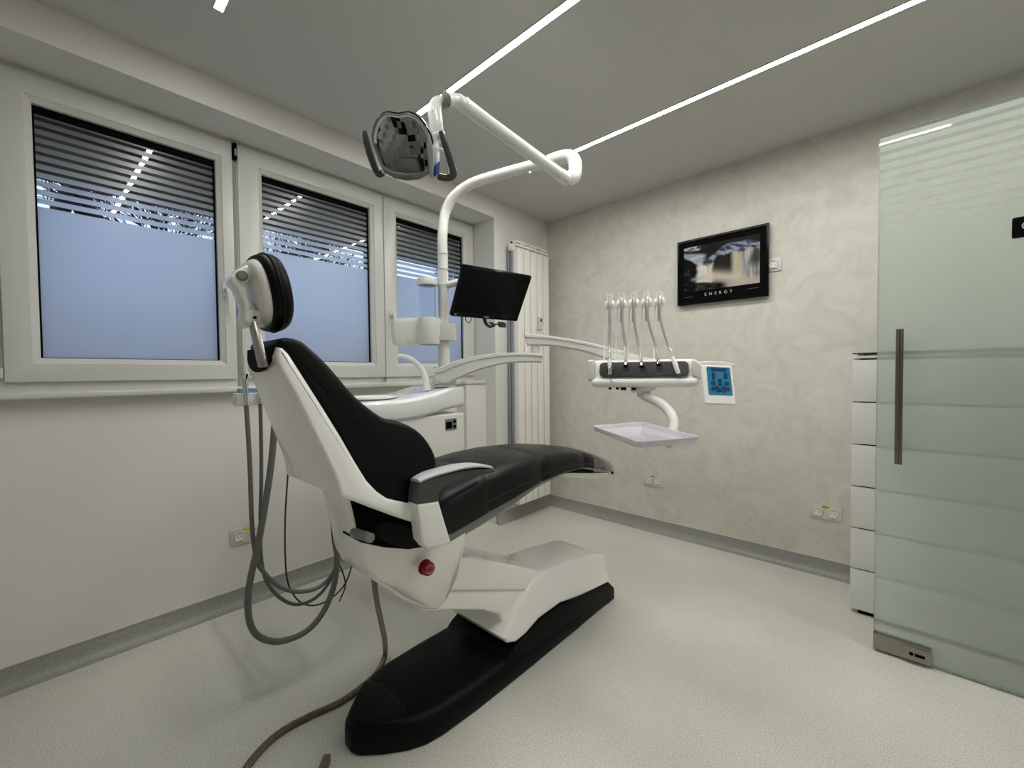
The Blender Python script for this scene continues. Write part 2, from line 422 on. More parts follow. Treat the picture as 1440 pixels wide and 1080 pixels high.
# roller shutters, half lowered outside each sash
for i, (y0, y1, g0, g1) in enumerate(WY):
    t = thing('roller_shutter', 'dark grey roller shutter half lowered outside the %s window' % ['left', 'middle', 'right'][i], 'shutter', LW @ V((-.40, (y0+y1)/2, 2.05)), 'roller shutters outside the windows')
    bm = B(); prof = []
    z = 2.075
    while z < 2.5:
        prof += [(-.385, z), (-.378, z+.012), (-.378, z+.028), (-.385, z+.04)]; z += .042
    back = [(-.395, z), (-.395, 2.075)]
    loft(bm, [[V((x, y, zz)) for x, zz in prof+back] for y in (y0+.012, y1-.012)]); build('slat_curtain', bm, M['shutter'], t, xf=LW, ang=25)
    bm = B(); bb(bm, (-.40, y0+.012, 2.045), (-.376, y1-.012, 2.074)); build('end_bar', bm, M['shutter'], t, xf=LW, bev=.004)
    for yy in (y0+.018, y1-.018):
        bm = B(); bb(bm, (-.42, yy-.02, 1.15), (-.36, yy+.02, 2.5)); build('guide_rail', bm, M['blackplastic'], t, xf=LW)

# outdoors
bm = B(); bb(bm, (-40, -30, -.7), (-.7, 30, -.6)); struct(build('ground_outside', bm, M['snow']))
bm = B(); bb(bm, (-1.15, -8, -.7), (-.82, 4, 1.56)); struct(build('sky_blocker_outside', bm, M['bark']))  # unseen slab, added to cut skylight on the lower part of the panes
def bare_tree(x, y, h, seed, label):
    rnd = random.Random(seed)
    t = thing('bare_tree', label, 'tree', (x, y, -.6), 'bare trees outside the windows')
    bt, bbm = B(), B()
    def limb(bm, p, d, L_, r, lev):
        q = p+d*L_; mid = p+d*L_*.5+V((rnd.uniform(-1, 1), rnd.uniform(-1, 1), 0))*L_*.07
        tube(bm, [p, mid, q], [r, r*.8, r*.6], 5, 2)
        if lev == 0: return
        for k in range([0, 6, 6, 6, 10][lev]):
            f = rnd.uniform(.45, 1); dd = (d*.6+V((rnd.uniform(-1, 1), rnd.uniform(-1, 1), rnd.uniform(-.2, .8)))*.85).normalized()
            limb(bbm, p+d*L_*f, dd, (.70 if lev == 4 else L_*rnd.uniform(.6, .85)), max(r*.4, .0045), lev-1)
    limb(bt, V((x, y, -.6)), V((0, 0, 1)), h, h*.013, 4)
    build('trunk', bt, M['bark'], t); build('branches', bbm, M['bark'], t)
for k, (x, y, h, n) in enumerate([(-4.2, -2.1, 3.5, 'bare tree nearest the left window'), (-4.5, .0, 3.6, 'bare tree outside the middle window'), (-4.2, 2.9, 3.6, 'bare tree seen through the right window beside the lamp pole'), (-6.6, 5.2, 4.2, 'farthest bare tree outside, right of the others')]):
    bare_tree(x, y, h, 11+k, n)
t = thing('house', 'dark roofed house outside the left window', 'house', (-15, -2.2, -.6))
bm = B(); bb(bm, (-17, -3.05, -.6), (-14, -2.2, 5.4)); build('house_wall', bm, M['houseroof'], t)
bm = B(); loft(bm, [[V((x, y, z)) for y, z in ((-3.2, 5.3), (-2.6, 6.9), (-2.05, 5.4), (-2.1, 5.2), (-2.6, 6.6), (-3.15, 5.1))] for x in (-17.2, -13.8)]); build('roof', bm, M['houseroof'], t)

# ------------------------------------------------------------------ ceiling lights
for y, x0, x1, n in ((-1.725, .51, 2.55, 'long white LED strip in the ceiling above the chair, ending behind the lamp head'), (-.852, .51, 3.5, 'LED ceiling strip nearest the plaster wall'), (-2.597, .50, 2.0, 'LED ceiling strip of which only the end shows at top left')):
    t = thing('led_strip', n, 'ceiling light', ((x0+x1)/2, y, ZC), 'LED strips in the ceiling')
    bm = B(); bb(bm, (x0, y-.014, ZC-.003), (x1, y+.014, ZC+.01)); build('diffuser', bm, M['led'], t)
    bm = B()
    for s in (-1, 1): bb(bm, (x0-.004, y+s*.016-.002, ZC-.004), (x1+.004, y+s*.016+.002, ZC+.01))
    bb(bm, (x0-.006, y-.016, ZC-.004), (x0, y+.016, ZC+.01)); build('channel', bm, M['pvc'], t)

# ------------------------------------------------------------------ radiator (window wall frame)
rad = thing('radiator', 'tall narrow white column radiator in the corner beside the window niche', 'radiator', LW @ V((.08, -.355, 0)))
ry0, ry1, rz0, rz1 = -.567, -.150, .15, 2.19
sw = (ry1-ry0)/5
for k in range(5):
    y = ry0+sw*k
    bm = B()
    bb(bm, (.112, y+.005, rz0), (.130, y+sw-.005, rz1))                      # front plate with returned edges
    bb(bm, (.078, y+.005, rz0), (.113, y+.008, rz1)); bb(bm, (.078, y+sw-.008, rz0), (.113, y+sw-.005, rz1))
    s = build('section', bm, M['enamel'], rad, xf=LW, bev=.002)
    bm = B()
    for x0 in (.03, .056, .082): bb(bm, (x0, y+.004, rz0+.03), (x0+.007, y+sw-.004, rz1))
    bb(bm, (.03, y+sw/2-.004, rz0+.03), (.115, y+sw/2+.004, rz1)); bb(bm, (.072, y, rz0+.03), (.076, y+sw, rz1)); build('fin', bm, M['fin'], s, xf=LW)
    bm = B()
    for z in (rz1+.016, rz1+.048): bb(bm, (.100, y+.003, z), (.126-(z-rz1)*.25, y+sw-.003, z+.013))
    bb(bm, (.06, y+.002, rz1), (.105, y+.010, rz1+.062)); bb(bm, (.06, y+sw-.010, rz1), (.122, y+sw-.002, rz1+.05))
    build('top_grille', bm, M['enamel'], s, xf=LW, bev=.002)
for z in (2.20, .20):
    bm = B(); lathe(bm, [(.0, -.012), (.024, -.012), (.03, -.004), (.03, .44), (.0, .441)], (.07, ry0, z), V((0, 1, 0)), 20); h = build('header_pipe', bm, M['enamel'], rad, xf=LW)
    bm = B(); lathe(bm, [(.0, -.02), (.013, -.02), (.016, -.012)], (.07, ry0, z), V((0, 1, 0)), 6); build('plug', bm, M['offwhite'], h, xf=LW)
bm = B(); lathe(bm, [(.012, 0), (.014, .02), (.0, .024)], (.07, ry0+.01, 2.225), V((0, 0, 1)), 12); build('air_vent', bm, M['blackplastic'], rad, xf=LW, label='black air vent cap')
bm = B(); lathe(bm, [(.014, 0), (.014, -.045), (.02, -.05), (.02, -.085), (0, -.086)], (.07, ry0, .20), V((0, 1, 0)), 14); tube(bm, [(.07, ry0-.04, .2), (.07, ry0-.04, .15), (.05, ry0-.04, .13), (.0, ry0-.04, .13)], .009, 8); build('valve', bm, M['pvc'], rad, xf=LW)
bm = B(); lathe(bm, [(.012, 0), (.012, .03), (.018, .034), (.018, .05), (0, .052)], (.07, ry1, .20), V((0, 1, 0)), 14); build('drain_valve', bm, M['pvc'], rad, xf=LW)
p = atL(758, 455, 0, .131)
t = thing('heat_meter', 'small white heat meter clipped to the front of the radiator', 'meter', LW @ V((.131, p.y, p.z-.045)))
bm = B(); bb(bm, (.1305, p.y-.022, p.z-.052), (.152, p.y+.022, p.z+.052)); build('meter_case', bm, M['pvc'], t, xf=LW, bev=.004)
bm = B(); bb(bm, (.152, p.y-.012, p.z+.012), (.153, p.y+.014, p.z+.036)); build('display', bm, M['greydark'], t, xf=LW)

# ------------------------------------------------------------------ sockets
def socket(name, label, c, X, gangs, tagtext, xf=None, grp='wall sockets'):
    """c centre on the wall, X along the wall, normal = X x Z"""
    Z = V((0, 0, 1)); c = V(c); nrm = X.cross(Z)
    xf3 = xf or Matrix.Identity(4)
    w = .082+.071*(gangs-1)
    t = thing(name, label, 'socket', xf3 @ (c-Z*.041), grp)
    bm = B(); plate(bm, rrect(w, .082, .005, 3), c, X, Z, .009, .003); build('socket_plate', bm, M['pvc'], t, xf=xf)
    for g in range(gangs):
        o = c+X*(.071*(g-(gangs-1)/2))
        bm = B(); plate(bm, rrect(.052, .052, .002, 2), o+nrm*.009, X, Z, .0022); build('frame_line', bm, M['greylight'], t, xf=xf)
        bm = B(); lathe(bm, [(.0262, .012), (.0262, .0145), (.0225, .0145), (.021, .0125), (0, .0125)], o-nrm*.0005, nrm, 24)
        plate(bm, rrect(.05, .05, .002, 2), o+nrm*.009, X, Z, .0025); ins = build('socket_insert', bm, M['offwhite'], t, xf=xf)
        bm = B()
        for s in (-1, 1): lathe(bm, [(.0034, .0121), (.0034, .0129), (0, .0129)], o+X*(.0095*s), nrm, 10)
        for s in (-1, 1): box(bm, o+Z*(.0205*s)+nrm*.0137, (.005, .008, .004), X, nrm, Z)
        tube(bm, [o+nrm*.0148+X*.0235*math.cos(a)+Z*.0235*math.sin(a) for a in [2*pi*k/24 for k in range(24)]], .0008, 5, smooth=False, closed=True)
        build('contacts', bm, M['grey'], ins, xf=xf)
    if tagtext:
        o = c+Z*.034+nrm*.009
        bm = B(); plate(bm, rrect(.036, .017, .001, 1), o, X, Z, .0006); st = build('sticker', bm, M['yellow'], t, xf=xf)
        if xf is None: text('lettering', tagtext, .0125, o+nrm*.0012, X, Z, M['blackmatte'], st, depth=.0002)
    return t
socket('wall_socket', 'double white wall socket on the plaster wall beside the drawer cabinet', (2.043, 0, .366), V((1, 0, 0)), 2, '230 V')
socket('wall_socket', 'double white wall socket on the plaster wall below the instrument tray', (.996, 0, .379), V((1, 0, 0)), 2, '230 V')
socket('wall_socket', 'single white wall socket half hidden behind the picture', (1.7755, 0, 1.855), V((1, 0, 0)), 1, None)
socket('wall_socket', 'double white wall socket below the window, behind the grey hoses', (NX, -2.372, .362), V((0, 1, 0)), 2, '230 V', xf=LW)

# ------------------------------------------------------------------ picture
pic = thing('framed_picture', 'black framed poster of a waterfall titled ENERGY', 'picture', (1.473, -.02, 1.664))
px0, px1, pz0, pz1 = 1.192, 1.754, 1.664, 2.111
XX, ZZ = V((1, 0, 0)), V((0, 0, 1))
bm = B(); 
fr = .016
def yring(y, d): return [V((px0+d, y, pz0+d)), V((px1-d, y, pz0+d)), V((px1-d, y, pz1-d)), V((px0+d, y, pz1-d))]
loft(bm, [yring(-.014, 0), yring(-.036, 0), yring(-.038, .003), yring(-.038, fr-.002), yring(-.033, fr), yring(-.014, fr)], closed=True); build('frame', bm, M['blackgloss'], pic)
bm = B(); bb(bm, (px0+fr, -.032, pz0+fr), (px1-fr, -.014, pz1-fr)); mt = build('mount', bm, M['blackmatte'], pic)
# printed waterfall: colours carried by a fine grid
GX, GY = 150, 100
qx0, qx1, qz0, qz1 = px0+.045, px1-.048, pz0+.088, pz1-.052
def hsh(x, y):
    n = math.sin(x*127.1+y*311.7)*43758.5453; return n-math.floor(n)
def vn(x, y):
    xi, yi = math.floor(x), math.floor(y); fx, fy = x-xi, y-yi; fx = fx*fx*(3-2*fx); fy = fy*fy*(3-2*fy)
    a = hsh(xi, yi)*(1-fx)+hsh(xi+1, yi)*fx; b = hsh(xi, yi+1)*(1-fx)+hsh(xi+1, yi+1)*fx; return a*(1-fy)+b*fy
def fbm(x, y): return .5*vn(x, y)+.27*vn(2.1*x+7, 2.1*y)+.15*vn(4.3*x, 4.3*y+3)+.08*vn(9*x, 9*y)
def sst(a, b, x):
    t = min(max((x-a)/(b-a), 0), 1); return t*t*(3-2*t)
def lerp3(a, b, t): return [x+(y-x)*t for x, y in zip(a, b)]
def paint(u, v):
    n = fbm(u*7, v*7); n2 = fbm(u*24+3, v*24); ns = fbm(u*30, v*1.6+u*2); nw = .05*(fbm(u*6+1, v*6)-.5)
    mixc = lambda c, k, t: lerp3(c, k, min(max(t, 0), 1))
    c = lerp3((.004, .004, .004), (.022, .022, .018), n)                               # dark bank behind
    ridge = .62+.30*sst(.22, .62, u)-.10*sst(.85, 1.05, u)+nw                           # upper edge of the rock shelf
    low = .52+.20*sst(.3, .55, u)+.03*math.sin(u*30)+nw
    c = mixc(c, lerp3((.30, .31, .30), (.55, .55, .53), n2), sst(.88, .92, v)*sst(.25, .2, u)*sst(.35, .6, n2))
    c = mixc(c, lerp3((.30, .33, .40), (.62, .63, .65), sst(.4, .7, fbm(u*4, v*14))), sst(.90, .84, v+.25*u)*sst(.42, .5, v)*sst(.34, .24, u))      # smooth water at left
    shelf = sst(ridge+.02, ridge-.03, v)*sst(low-.03, low+.02, v)*sst(.24, .30, u)
    c = mixc(c, lerp3((.035, .045, .075), (.30, .33, .44), sst(.35, .68, fbm(u*15, v*22+u*10))), shelf)
    fall = sst(low+.03, low-.03, v)*sst(.17, .25, u+.1*(.5-v))
    c = mixc(c, lerp3((.10, .10, .11), (.50, .47, .42), sst(.25, .75, ns)), fall*sst(.62, .7, u))
    c = mixc(c, lerp3((.38, .36, .31), (.68, .64, .54), sst(.3, .7, ns)), fall*sst(.47, .40, u+.04*n))
    c = mixc(c, (.022, .016, .015), fall*sst(.40, .46, u+.05*n)*sst(.66, .58, u)*sst(.24, .42, v+.1*(u-.5)))
    c = mixc(c, (.03, .035, .04), fall*sst(.84, .90, u-.25*(v-.5))*sst(.28, .5, v)*.85)
    c = mixc(c, (.52, .43, .25), sst(.70, .72, u)*sst(.77, .75, u)*sst(low, low-.1, v)*.85)
    c = mixc(c, (.30, .34, .42), math.exp(-((u-.84)/.05)**2-((v-.33)/.18)**2)*.6)
    mist = math.exp(-((v-.30+.34*(u-.35))/.12)**2)*sst(.14, .3, u)*sst(1.02, .6, u)
    c = mixc(c, (.60, .54, .46), mist*.85)
    c = mixc(c, (.46, .42, .37), sst(.22, .08, v)*sst(.5, .66, u)*.9)
    c = mixc(c, (.30, .37, .52), math.exp(-((u-.20)/.10)**2-((v-.27)/.035)**2)*.9)
    r1 = sst(.21, .16, u+.9*max(abs(v-.50)-.09, 0)+.05*(n-.5))
    c = mixc(c, lerp3((.004, .004, .003), (.05, .048, .028), sst(.45, .75, n)), r1)
    c = mixc(c, (.004, .004, .004), sst(.40, .30, v)*sst(.14, .06, u+.3*max(v-.3, 0)))
    r2 = sst(.21, .16, v+.32*max(u-.28, 0)+.04*(n-.5))*sst(.62, .50, u)
    c = mixc(c, lerp3((.004, .004, .004), (.055, .055, .048), sst(.48, .8, fbm(u*10, v*16))), r2)
    return c
bm = B(); gv = []
for j in range(GY+1):
    gv.append([bm.verts.new((qx0+(qx1-qx0)*i/GX, -.0332, qz0+(qz1-qz0)*j/GY)) for i in range(GX+1)])
for j in range(GY):
    for i in range(GX): bm.faces.new((gv[j][i], gv[j][i+1], gv[j+1][i+1], gv[j+1][i]))
bm.verts.index_update()
pr = build('print', bm, M['picture'], pic, label='waterfall print with rocks and mist')
ca = pr.data.color_attributes.new('Col', 'FLOAT_COLOR', 'POINT')
k = 0
for j in range(GY+1):
    for i in range(GX+1):
        ca.data[k].color = (*paint(i/GX, j/GY), 1); k += 1
text('title', 'ENERGY', .028, ((px0+px1)/2-.012, -.0326, pz0+.058), XX, ZZ, M['print_white'], pic, 2.0, .0003)
bm = B()
bb(bm, (px0+.05, -.0325, pz0+.052), (px0+.105, -.032, pz0+.0535)); build('small_print', bm, M['grey'], pic)
bm = B(); bb(bm, (px1-.115, -.0325, pz0+.058), (px1-.055, -.032, pz0+.0595)); build('small_print', bm, M['grey'], pic)

# ------------------------------------------------------------------ drawer cabinet and glass door
cab = thing('drawer_cabinet', 'tall white drawer cabinet standing behind the frosted glass door', 'cabinet', (2.585, -.2, 0))
cx0, cx1, cyf = 2.185, 2.985, -.39
bm = B(); bb(bm, (cx0+.004, cyf+.02, .0), (cx1-.004, -.004, 1.252)); build('carcass', bm, M['drawer'], cab)
bm = B(); bb(bm, (cx0+.03, cyf+.012, 0), (cx1-.03, cyf+.02, 1.25)); build('shadow_gap', bm, M['blackmatte'], cab, label='dark gaps between drawer fronts')
zs = [.018, .222, .424, .630, .836, 1.043, 1.250]
for a, b_ in zip(zs[:-1], zs[1:]):
    bm = B(); bb(bm, (cx0, cyf, a+.003), (cx1, cyf+.018, b_-.003)); build('drawer', bm, M['drawer'], cab, bev=.002)
bm = B(); bb(bm, (cx0+.002, cyf+.002, 1.256), (cx1-.002, -.006, 1.268)); build('top_panel', bm, M['drawer'], cab)
bm = B(); bb(bm, (cx0, cyf-.002, 1.276), (cx1, -.006, 1.282)); build('glass_top', bm, mat('green_glass', (.03, .09, .08), .05), cab, label='thin green glass top')
for x in (cx0+.03, cx1-.03):
    for y in (cyf+.03, -.05):
        bm = B(); lathe(bm, [(.012, 1.268), (.012, 1.276)], (x, y, 0), seg=10); build('spacer', bm, M['steel'], cab)

dX0, dX1, dY = 2.286, 3.22, -.68
door = thing('door_1', 'frosted green tinted glass door with stripes along its top', 'door', ((dX0+dX1)/2, dY, 0)); del door['category']; struct(door)
bm = B(); bmv = [bm.verts.new((x, dY, z)) for x, z in ((dX0, .012), (dX1, .012), (dX1, 2.170), (dX0, 2.170))]; bm.faces.new(bmv); build('glass_panel', bm, M['doorglass'], door)
bm = B(); bb(bm, (dX0-.0008, dY-.004, .012), (dX0, dY+.004, 2.17)); bb(bm, (dX0, dY-.004, 2.17), (dX1, dY+.004, 2.171)); bb(bm, (2.46, dY-.004, .0115), (dX1, dY+.004, .012)); build('glass_edge', bm, mat('glass_edge', (.30, .40, .36), .2), door)
bm = B(); bb(bm, (dX0-.002, dY-.016, .012), (2.462, dY+.016, .078)); pf = build('patch_fitting', bm, M['steel'], door, bev=.003, label='brushed steel corner fitting')
bm = B(); plate(bm, rrect(.086, .050, .004, 3), (2.415, dY-.016, .045), XX, ZZ, .007, .002); lk = build('lock_plate', bm, M['steel'], pf)
bm = B(); lathe(bm, [(.007, .0), (.007, .002), (0, .002)], (2.402, dY-.023, .043), V((0, -1, 0)), 12); bb(bm, (2.412, dY-.0245, .036), (2.442, dY-.0235, .048)); build('keyhole', bm, M['blackmatte'], lk)
bm = B()
bb(bm, (2.344, dY-.066, .817), (2.356, dY-.044, 1.361)); bb(bm, (2.359, dY-.066, .817), (2.367, dY-.044, 1.361)); bb(bm, (2.350, dY-.060, .819), (2.362, dY-.048, 1.359))
for z in (.90, 1.28): bb(bm, (2.348, dY-.05, z-.008), (2.364, dY+.05, z+.008))
build('door_handle', bm, M['steeldark'], door, bev=.001, label='vertical steel pull bar')
bm = B(); bb(bm, (2.347, dY+.044, .817), (2.368, dY+.066, 1.361)); build('door_handle', bm, M['steeldark'], door, bev=.002)
bm = B(); plate(bm, rrect(.26, .074, .006, 3), (2.649+.13, dY-.0005, 1.703), XX, ZZ, .002, .0005); sg = build('sign', bm, M['blackgloss'], door, label='black sign plate with a pale letter C')
text('letter', 'C', .042, (2.684, dY-.0032, 1.705), XX, ZZ, M['greylight'], sg, 1, .0003)

# ------------------------------------------------------------------ dental chair
CX = 1.075
def yz(pts):   # (u, v, X) -> (y, z) on the plane x = X
    out = []
    for u, v, X in pts:
        q = at(u, v, 0, X); out.append((q.y, q.z))
    return out
def sm(poly, n=3): return [(p.x, p.y) for p in catmull([V((a, b, 0)) for a, b in poly], n, True)]
ch = thing('dental_chair', 'black leather dental chair in a white shell on a black floor base', 'dental chair', (CX, -1.75, 0))
# base
half = [(.022, -2.432), (.05, -2.42), (.10, -2.368), (.145, -2.31), (.172, -2.255), (.184, -2.19), (.191, -2.05), (.192, -1.8), (.188, -1.4), (.178, -1.16), (.155, -1.07), (.12, -1.045)]
def base_ring(z, d, sy=1): 
    P = [(x, y) for x, y in half]; P = [(-x, y) for x, y in half[::-1]]+P
    P = inset(P, d) if d else P
    return [V((CX+x, y, z)) for x, y in P]
bm = B(); loft(bm, [base_ring(.0, .004), base_ring(.006, 0), base_ring(.05, .001), base_ring(.068, .006), base_ring(.082, .02), base_ring(.088, .04)])
bs = build('base_plate', bm, M['blackplastic'], ch, ang=50)
bm = B(); body(bm, [(-1.95, .03), (-1.86, .10), (-1.80, .128), (-1.67, .15), (-1.5, .15), (-1.12, .115), (-1.06, .06), (-1.06, .002), (-1.95, .002)], .186, .012, CX); build('base_hump', bm, M['blackplastic'], ch)
bm = B()
pd = [(.02, -2.424), (.048, -2.411), (.095, -2.362), (.136, -2.308), (.132, -2.292), (.07, -2.262)]
pd = [(-x, y) for x, y in pd[::-1]]+pd
def pr_(z, d): return [V((CX+x, y, z)) for x, y in inset(pd, d)]
loft(bm, [pr_(.05, .0), pr_(.080, .003), pr_(.090, .009), pr_(.092, .016)]); build('foot_pedal', bm, M['blackplastic'], ch, ang=50)
# rear cover
hwc = lambda y, z: .186+(.128-.186)*min(max((z-.09)/.22, 0), 1)
cov = yz([(711, 900, 1.25), (716, 906, 1.25), (726, 904, 1.25), (740, 893, 1.25), (760, 872, 1.25), (790, 850, 1.25), (830, 834, 1.25), (857, 823, 1.25), (856, 812, 1.245), (854, 795, 1.235), (850, 780, 1.22), (838, 779, 1.21), (800, 790, 1.205), (770, 803, 1.205), (757, 809, 1.205), (751, 815, 1.21), (742, 835, 1.22)])
bm = B(); body(bm, cov, hwc, .014, CX, 4); build('rear_cover', bm, M['shell'], ch, ang=28)
# lift arm between base and chair
bm = B(); body(bm, [(-2.24, .60), (-2.02, .525), (-1.60, .325), (-1.55, .24), (-1.71, .278), (-2.12, .435), (-2.26, .50)], .125, .012, CX); build('lift_arm', bm, M['shell'], ch, ang=35)
bm = B(); body(bm, [(-2.27, .52), (-2.11, .43), (-1.70, .276), (-1.6, .2), (-1.7, .13), (-1.845, .125), (-1.83, .175), (-1.86, .235), (-1.94, .285), (-2.08, .345), (-2.22, .40)], .118, .012, CX); build('lower_link', bm, M['shell'], ch, ang=35)
# pod below the seat
XP = 1.265
hwp = lambda y, z: .19-.135*min(max((-2.25-y)/.24, 0), 1)**1.2-.05*min(max((.56-z)/.16, 0), 1)**2
pod = yz([(476, 697, 1.13), (486, 722, 1.135), (495, 750, 1.14), (506, 775, 1.17), (524, 803, 1.22), (545, 828, 1.245), (572, 847, 1.24), (600, 857, 1.22), (614, 857, 1.215), (626, 846, 1.22), (642, 812, 1.25), (654, 770, XP), (657, 738, XP), (640, 745, XP), (600, 735, XP), (588, 722, XP), (560, 712, 1.25), (530, 703, 1.20), (500, 694, 1.15)])
bm = B(); body(bm, pod, hwp, .009, CX); pd_ = build('support_pod', bm, M['shell'], ch, ang=35)
bel = yz([(488, 699, 1.14), (494, 725, 1.145), (502, 750, 1.165), (511, 765, 1.21), (527, 773, 1.25), (554, 777, XP), (580, 775, XP), (594, 770, XP), (604, 765, XP), (600, 738, XP), (588, 725, XP), (560, 714, 1.25), (530, 705, 1.20), (502, 697, 1.15)])
bm = B(); body(bm, bel, lambda y, z: hwp(y, z)-.041, .004, CX+.048, 2); build('bellows', bm, M['blackmatte'], ch)
bm = B(); body(bm, sm(yz([(545, 758, XP), (547, 742, XP), (565, 737, XP), (588, 745, XP), (590, 768, XP), (575, 773, XP), (555, 770, XP)])), lambda y, z: hwp(y, z)-.037, .01, CX+.05); build('seat_underside', bm, M['leather'], ch)
a, b_ = at(498, 749, 0, 1.185), at(522, 757, 0, 1.27)
bm = B(); tube(bm, [a+V((-.003, 0, 0)), b_+V((-.003, 0, 0))], .014, 12, smooth=False); lnk = build('hinge_link', bm, M['grey'], ch)
bm = B(); lathe(bm, [(.013, 0), (.013, .014), (.011, .016), (0, .016)], a+V((0, 0, 0)), V((1, 0, 0)), 18); bl = build('bolt', bm, M['steel'], lnk)
bm = B(); lathe(bm, [(.008, .012), (.008, .0175), (0, .0175)], a, V((1, 0, 0)), 6); build('bolt_socket', bm, M['blackmatte'], bl)
# emergency stop
ec = at(597, 797, 0, CX+.19)
bm = B(); lathe(bm, [(.024, 0), (.024, .005), (.0, .005)], ec, V((1, 0, 0)), 24); e0 = build('stop_button', bm, M['red'], ch, label='red emergency stop button')
bm = B(); lathe(bm, [(.017, .004), (.0165, .012), (.021, .015), (.022, .022), (.0195, .027), (0, .028)], ec, V((1, 0, 0)), 28); e1 = build('button_head', bm, M['red'], e0)
bm = B()
for s in (0, 1):
    tube(bm, [ec+V((.0282, .012*math.cos(a), .012*math.sin(a))) for a in [s*pi+.35+k*(pi-.9)/10 for k in range(11)]], .0011, 6, smooth=False)
build('arrow_mark', bm, M['print_white'], e1)
# seat and leg rest: sections along y
st = [(-2.23, .195, .67, .775), (-2.16, .203, .668, .800), (-2.0, .205, .696, .838), (-1.98, .205, .70, .841), (-1.85, .205, .72, .853), (-1.70, .202, .746, .857), (-1.68, .202, .748, .856), (-1.5, .196, .757, .845), (-1.36, .19, .748, .824), (-1.34, .189, .745, .820), (-1.2, .178, .716, .780), (-1.12, .165, .69, .748), (-1.07, .14, .68, .718)]
def seat_prof():
    R = []; seams = {-1.99: .003, -1.69: .003, -1.35: .003}
    ys = sorted(set([-2.23, -2.20, -2.16, -2.1, -2.04, -1.998, -1.99, -1.982, -1.93, -1.85, -1.78, -1.698, -1.69, -1.682, -1.6, -1.5, -1.42, -1.358, -1.35, -1.342, -1.27, -1.2, -1.15, -1.12, -1.09, -1.07]))
    for y in ys:
        for i in range(len(st)-1):
            if st[i][0] <= y <= st[i+1][0]:
                f = (y-st[i][0])/(st[i+1][0]-st[i][0]); hw, zb, zt = [st[i][k]+(st[i+1][k]-st[i][k])*f for k in (1, 2, 3)]; break
        s = seams.get(y, 0)
        if y == ys[0] or y == ys[-1]: s = .012
        hw -= s; zt -= s; zb += s
        h = zt-zb; r = min(.045, h*.42)
        pts = [(hw*1.0, zb+.004), (hw*1.005, zb+h*.25), (hw, zt-r*1.0)]
        for k in range(1, 5):
            a = k/5*pi/2; pts.append((hw-r+r*math.cos(a), zt-r+r*math.sin(a)))
        pts += [(hw-r, zt), (hw*.55, zt+.008), (hw*.25, zt+.012)]
        ring = pts+[(-x, z) for x, z in pts[::-1]]+[(-hw*.9, zb), (hw*.9, zb)]
        R.append([V((CX+x, y, z)) for x, z in ring])
    return R
bm = B(); loft(bm, seat_prof()); sc = build('seat_cushion', bm, M['leathertop'], ch, ang=60)
for s in (-1, 1):
    bm = B(); tube(bm, [(CX+s*(hw*1.004), y, zb+(zt-zb)*.30) for y, hw, zb, zt in st[1:-1]], .0032, 8); build('piping', bm, M['leathertop'], sc)
bm = B()
R = []
for y, hw, zb, zt in st[:-3]:
    k = min(1, (y+2.3)/.1); w = hw*.95; d = .045 if y < -1.95 else max(.045*(1-(y+1.95)/.5), 0)+.005
    R.append([V((CX+x, y, z)) for x, z in ((w, zb+.01), (w*.985, zb-d*.6), (w*.9, zb-d), (-w*.9, zb-d), (-w*.985, zb-d*.6), (-w, zb+.01))])
loft(bm, R); build('seat_pan', bm, M['grey'], ch)
# vinyl foot cover and white tray below it
R = []
for y, hw, zb, zt in [(-1.26, .185, .709, .805), (-1.2, .183, .70, .787), (-1.12, .176, .685, .758), (-1.05, .165, .667, .727), (-1.0, .145, .655, .703), (-.965, .11, .655, .683)]:
    h = zt-zb; r = h*.4
    pts = [(hw, zb), (hw*1.01, zb+h*.4), (hw-.006, zt-r*.5), (hw-.02, zt-.003), (hw*.6, zt+.008), (hw*.2, zt+.012)]
    R.append([V((CX+x, y, z)) for x, z in pts+[(-x, z) for x, z in pts[::-1]]])
bm = B(); loft(bm, R, cap0=False); build('foot_cover', bm, M['foil'], ch, ang=60, label='clear wrinkled vinyl cover over the foot end')
bm = B(); tube(bm, [(CX-.165, -1.05, .664), (CX-.11, -.962, .652), (CX, -.945, .650), (CX+.11, -.962, .652), (CX+.168, -1.05, .664)], .006, 8); build('edge_binding', bm, M['blackmatte'], ch)
R = []
for y, hw, zb, zt in [(-1.4, .12, .70, .722), (-1.25, .16, .668, .70), (-1.15, .165, .645, .685), (-1.06, .155, .635, .668), (-.99, .12, .642, .657)]:
    R.append([V((CX+x, y, z)) for x, z in ((hw, zt), (hw*.9, zb+.008), (hw*.7, zb), (-hw*.7, zb), (-hw*.9, zb+.008), (-hw, zt))])
bm = B(); loft(bm, R); build('foot_tray', bm, M['offwhite'], ch, ang=50)
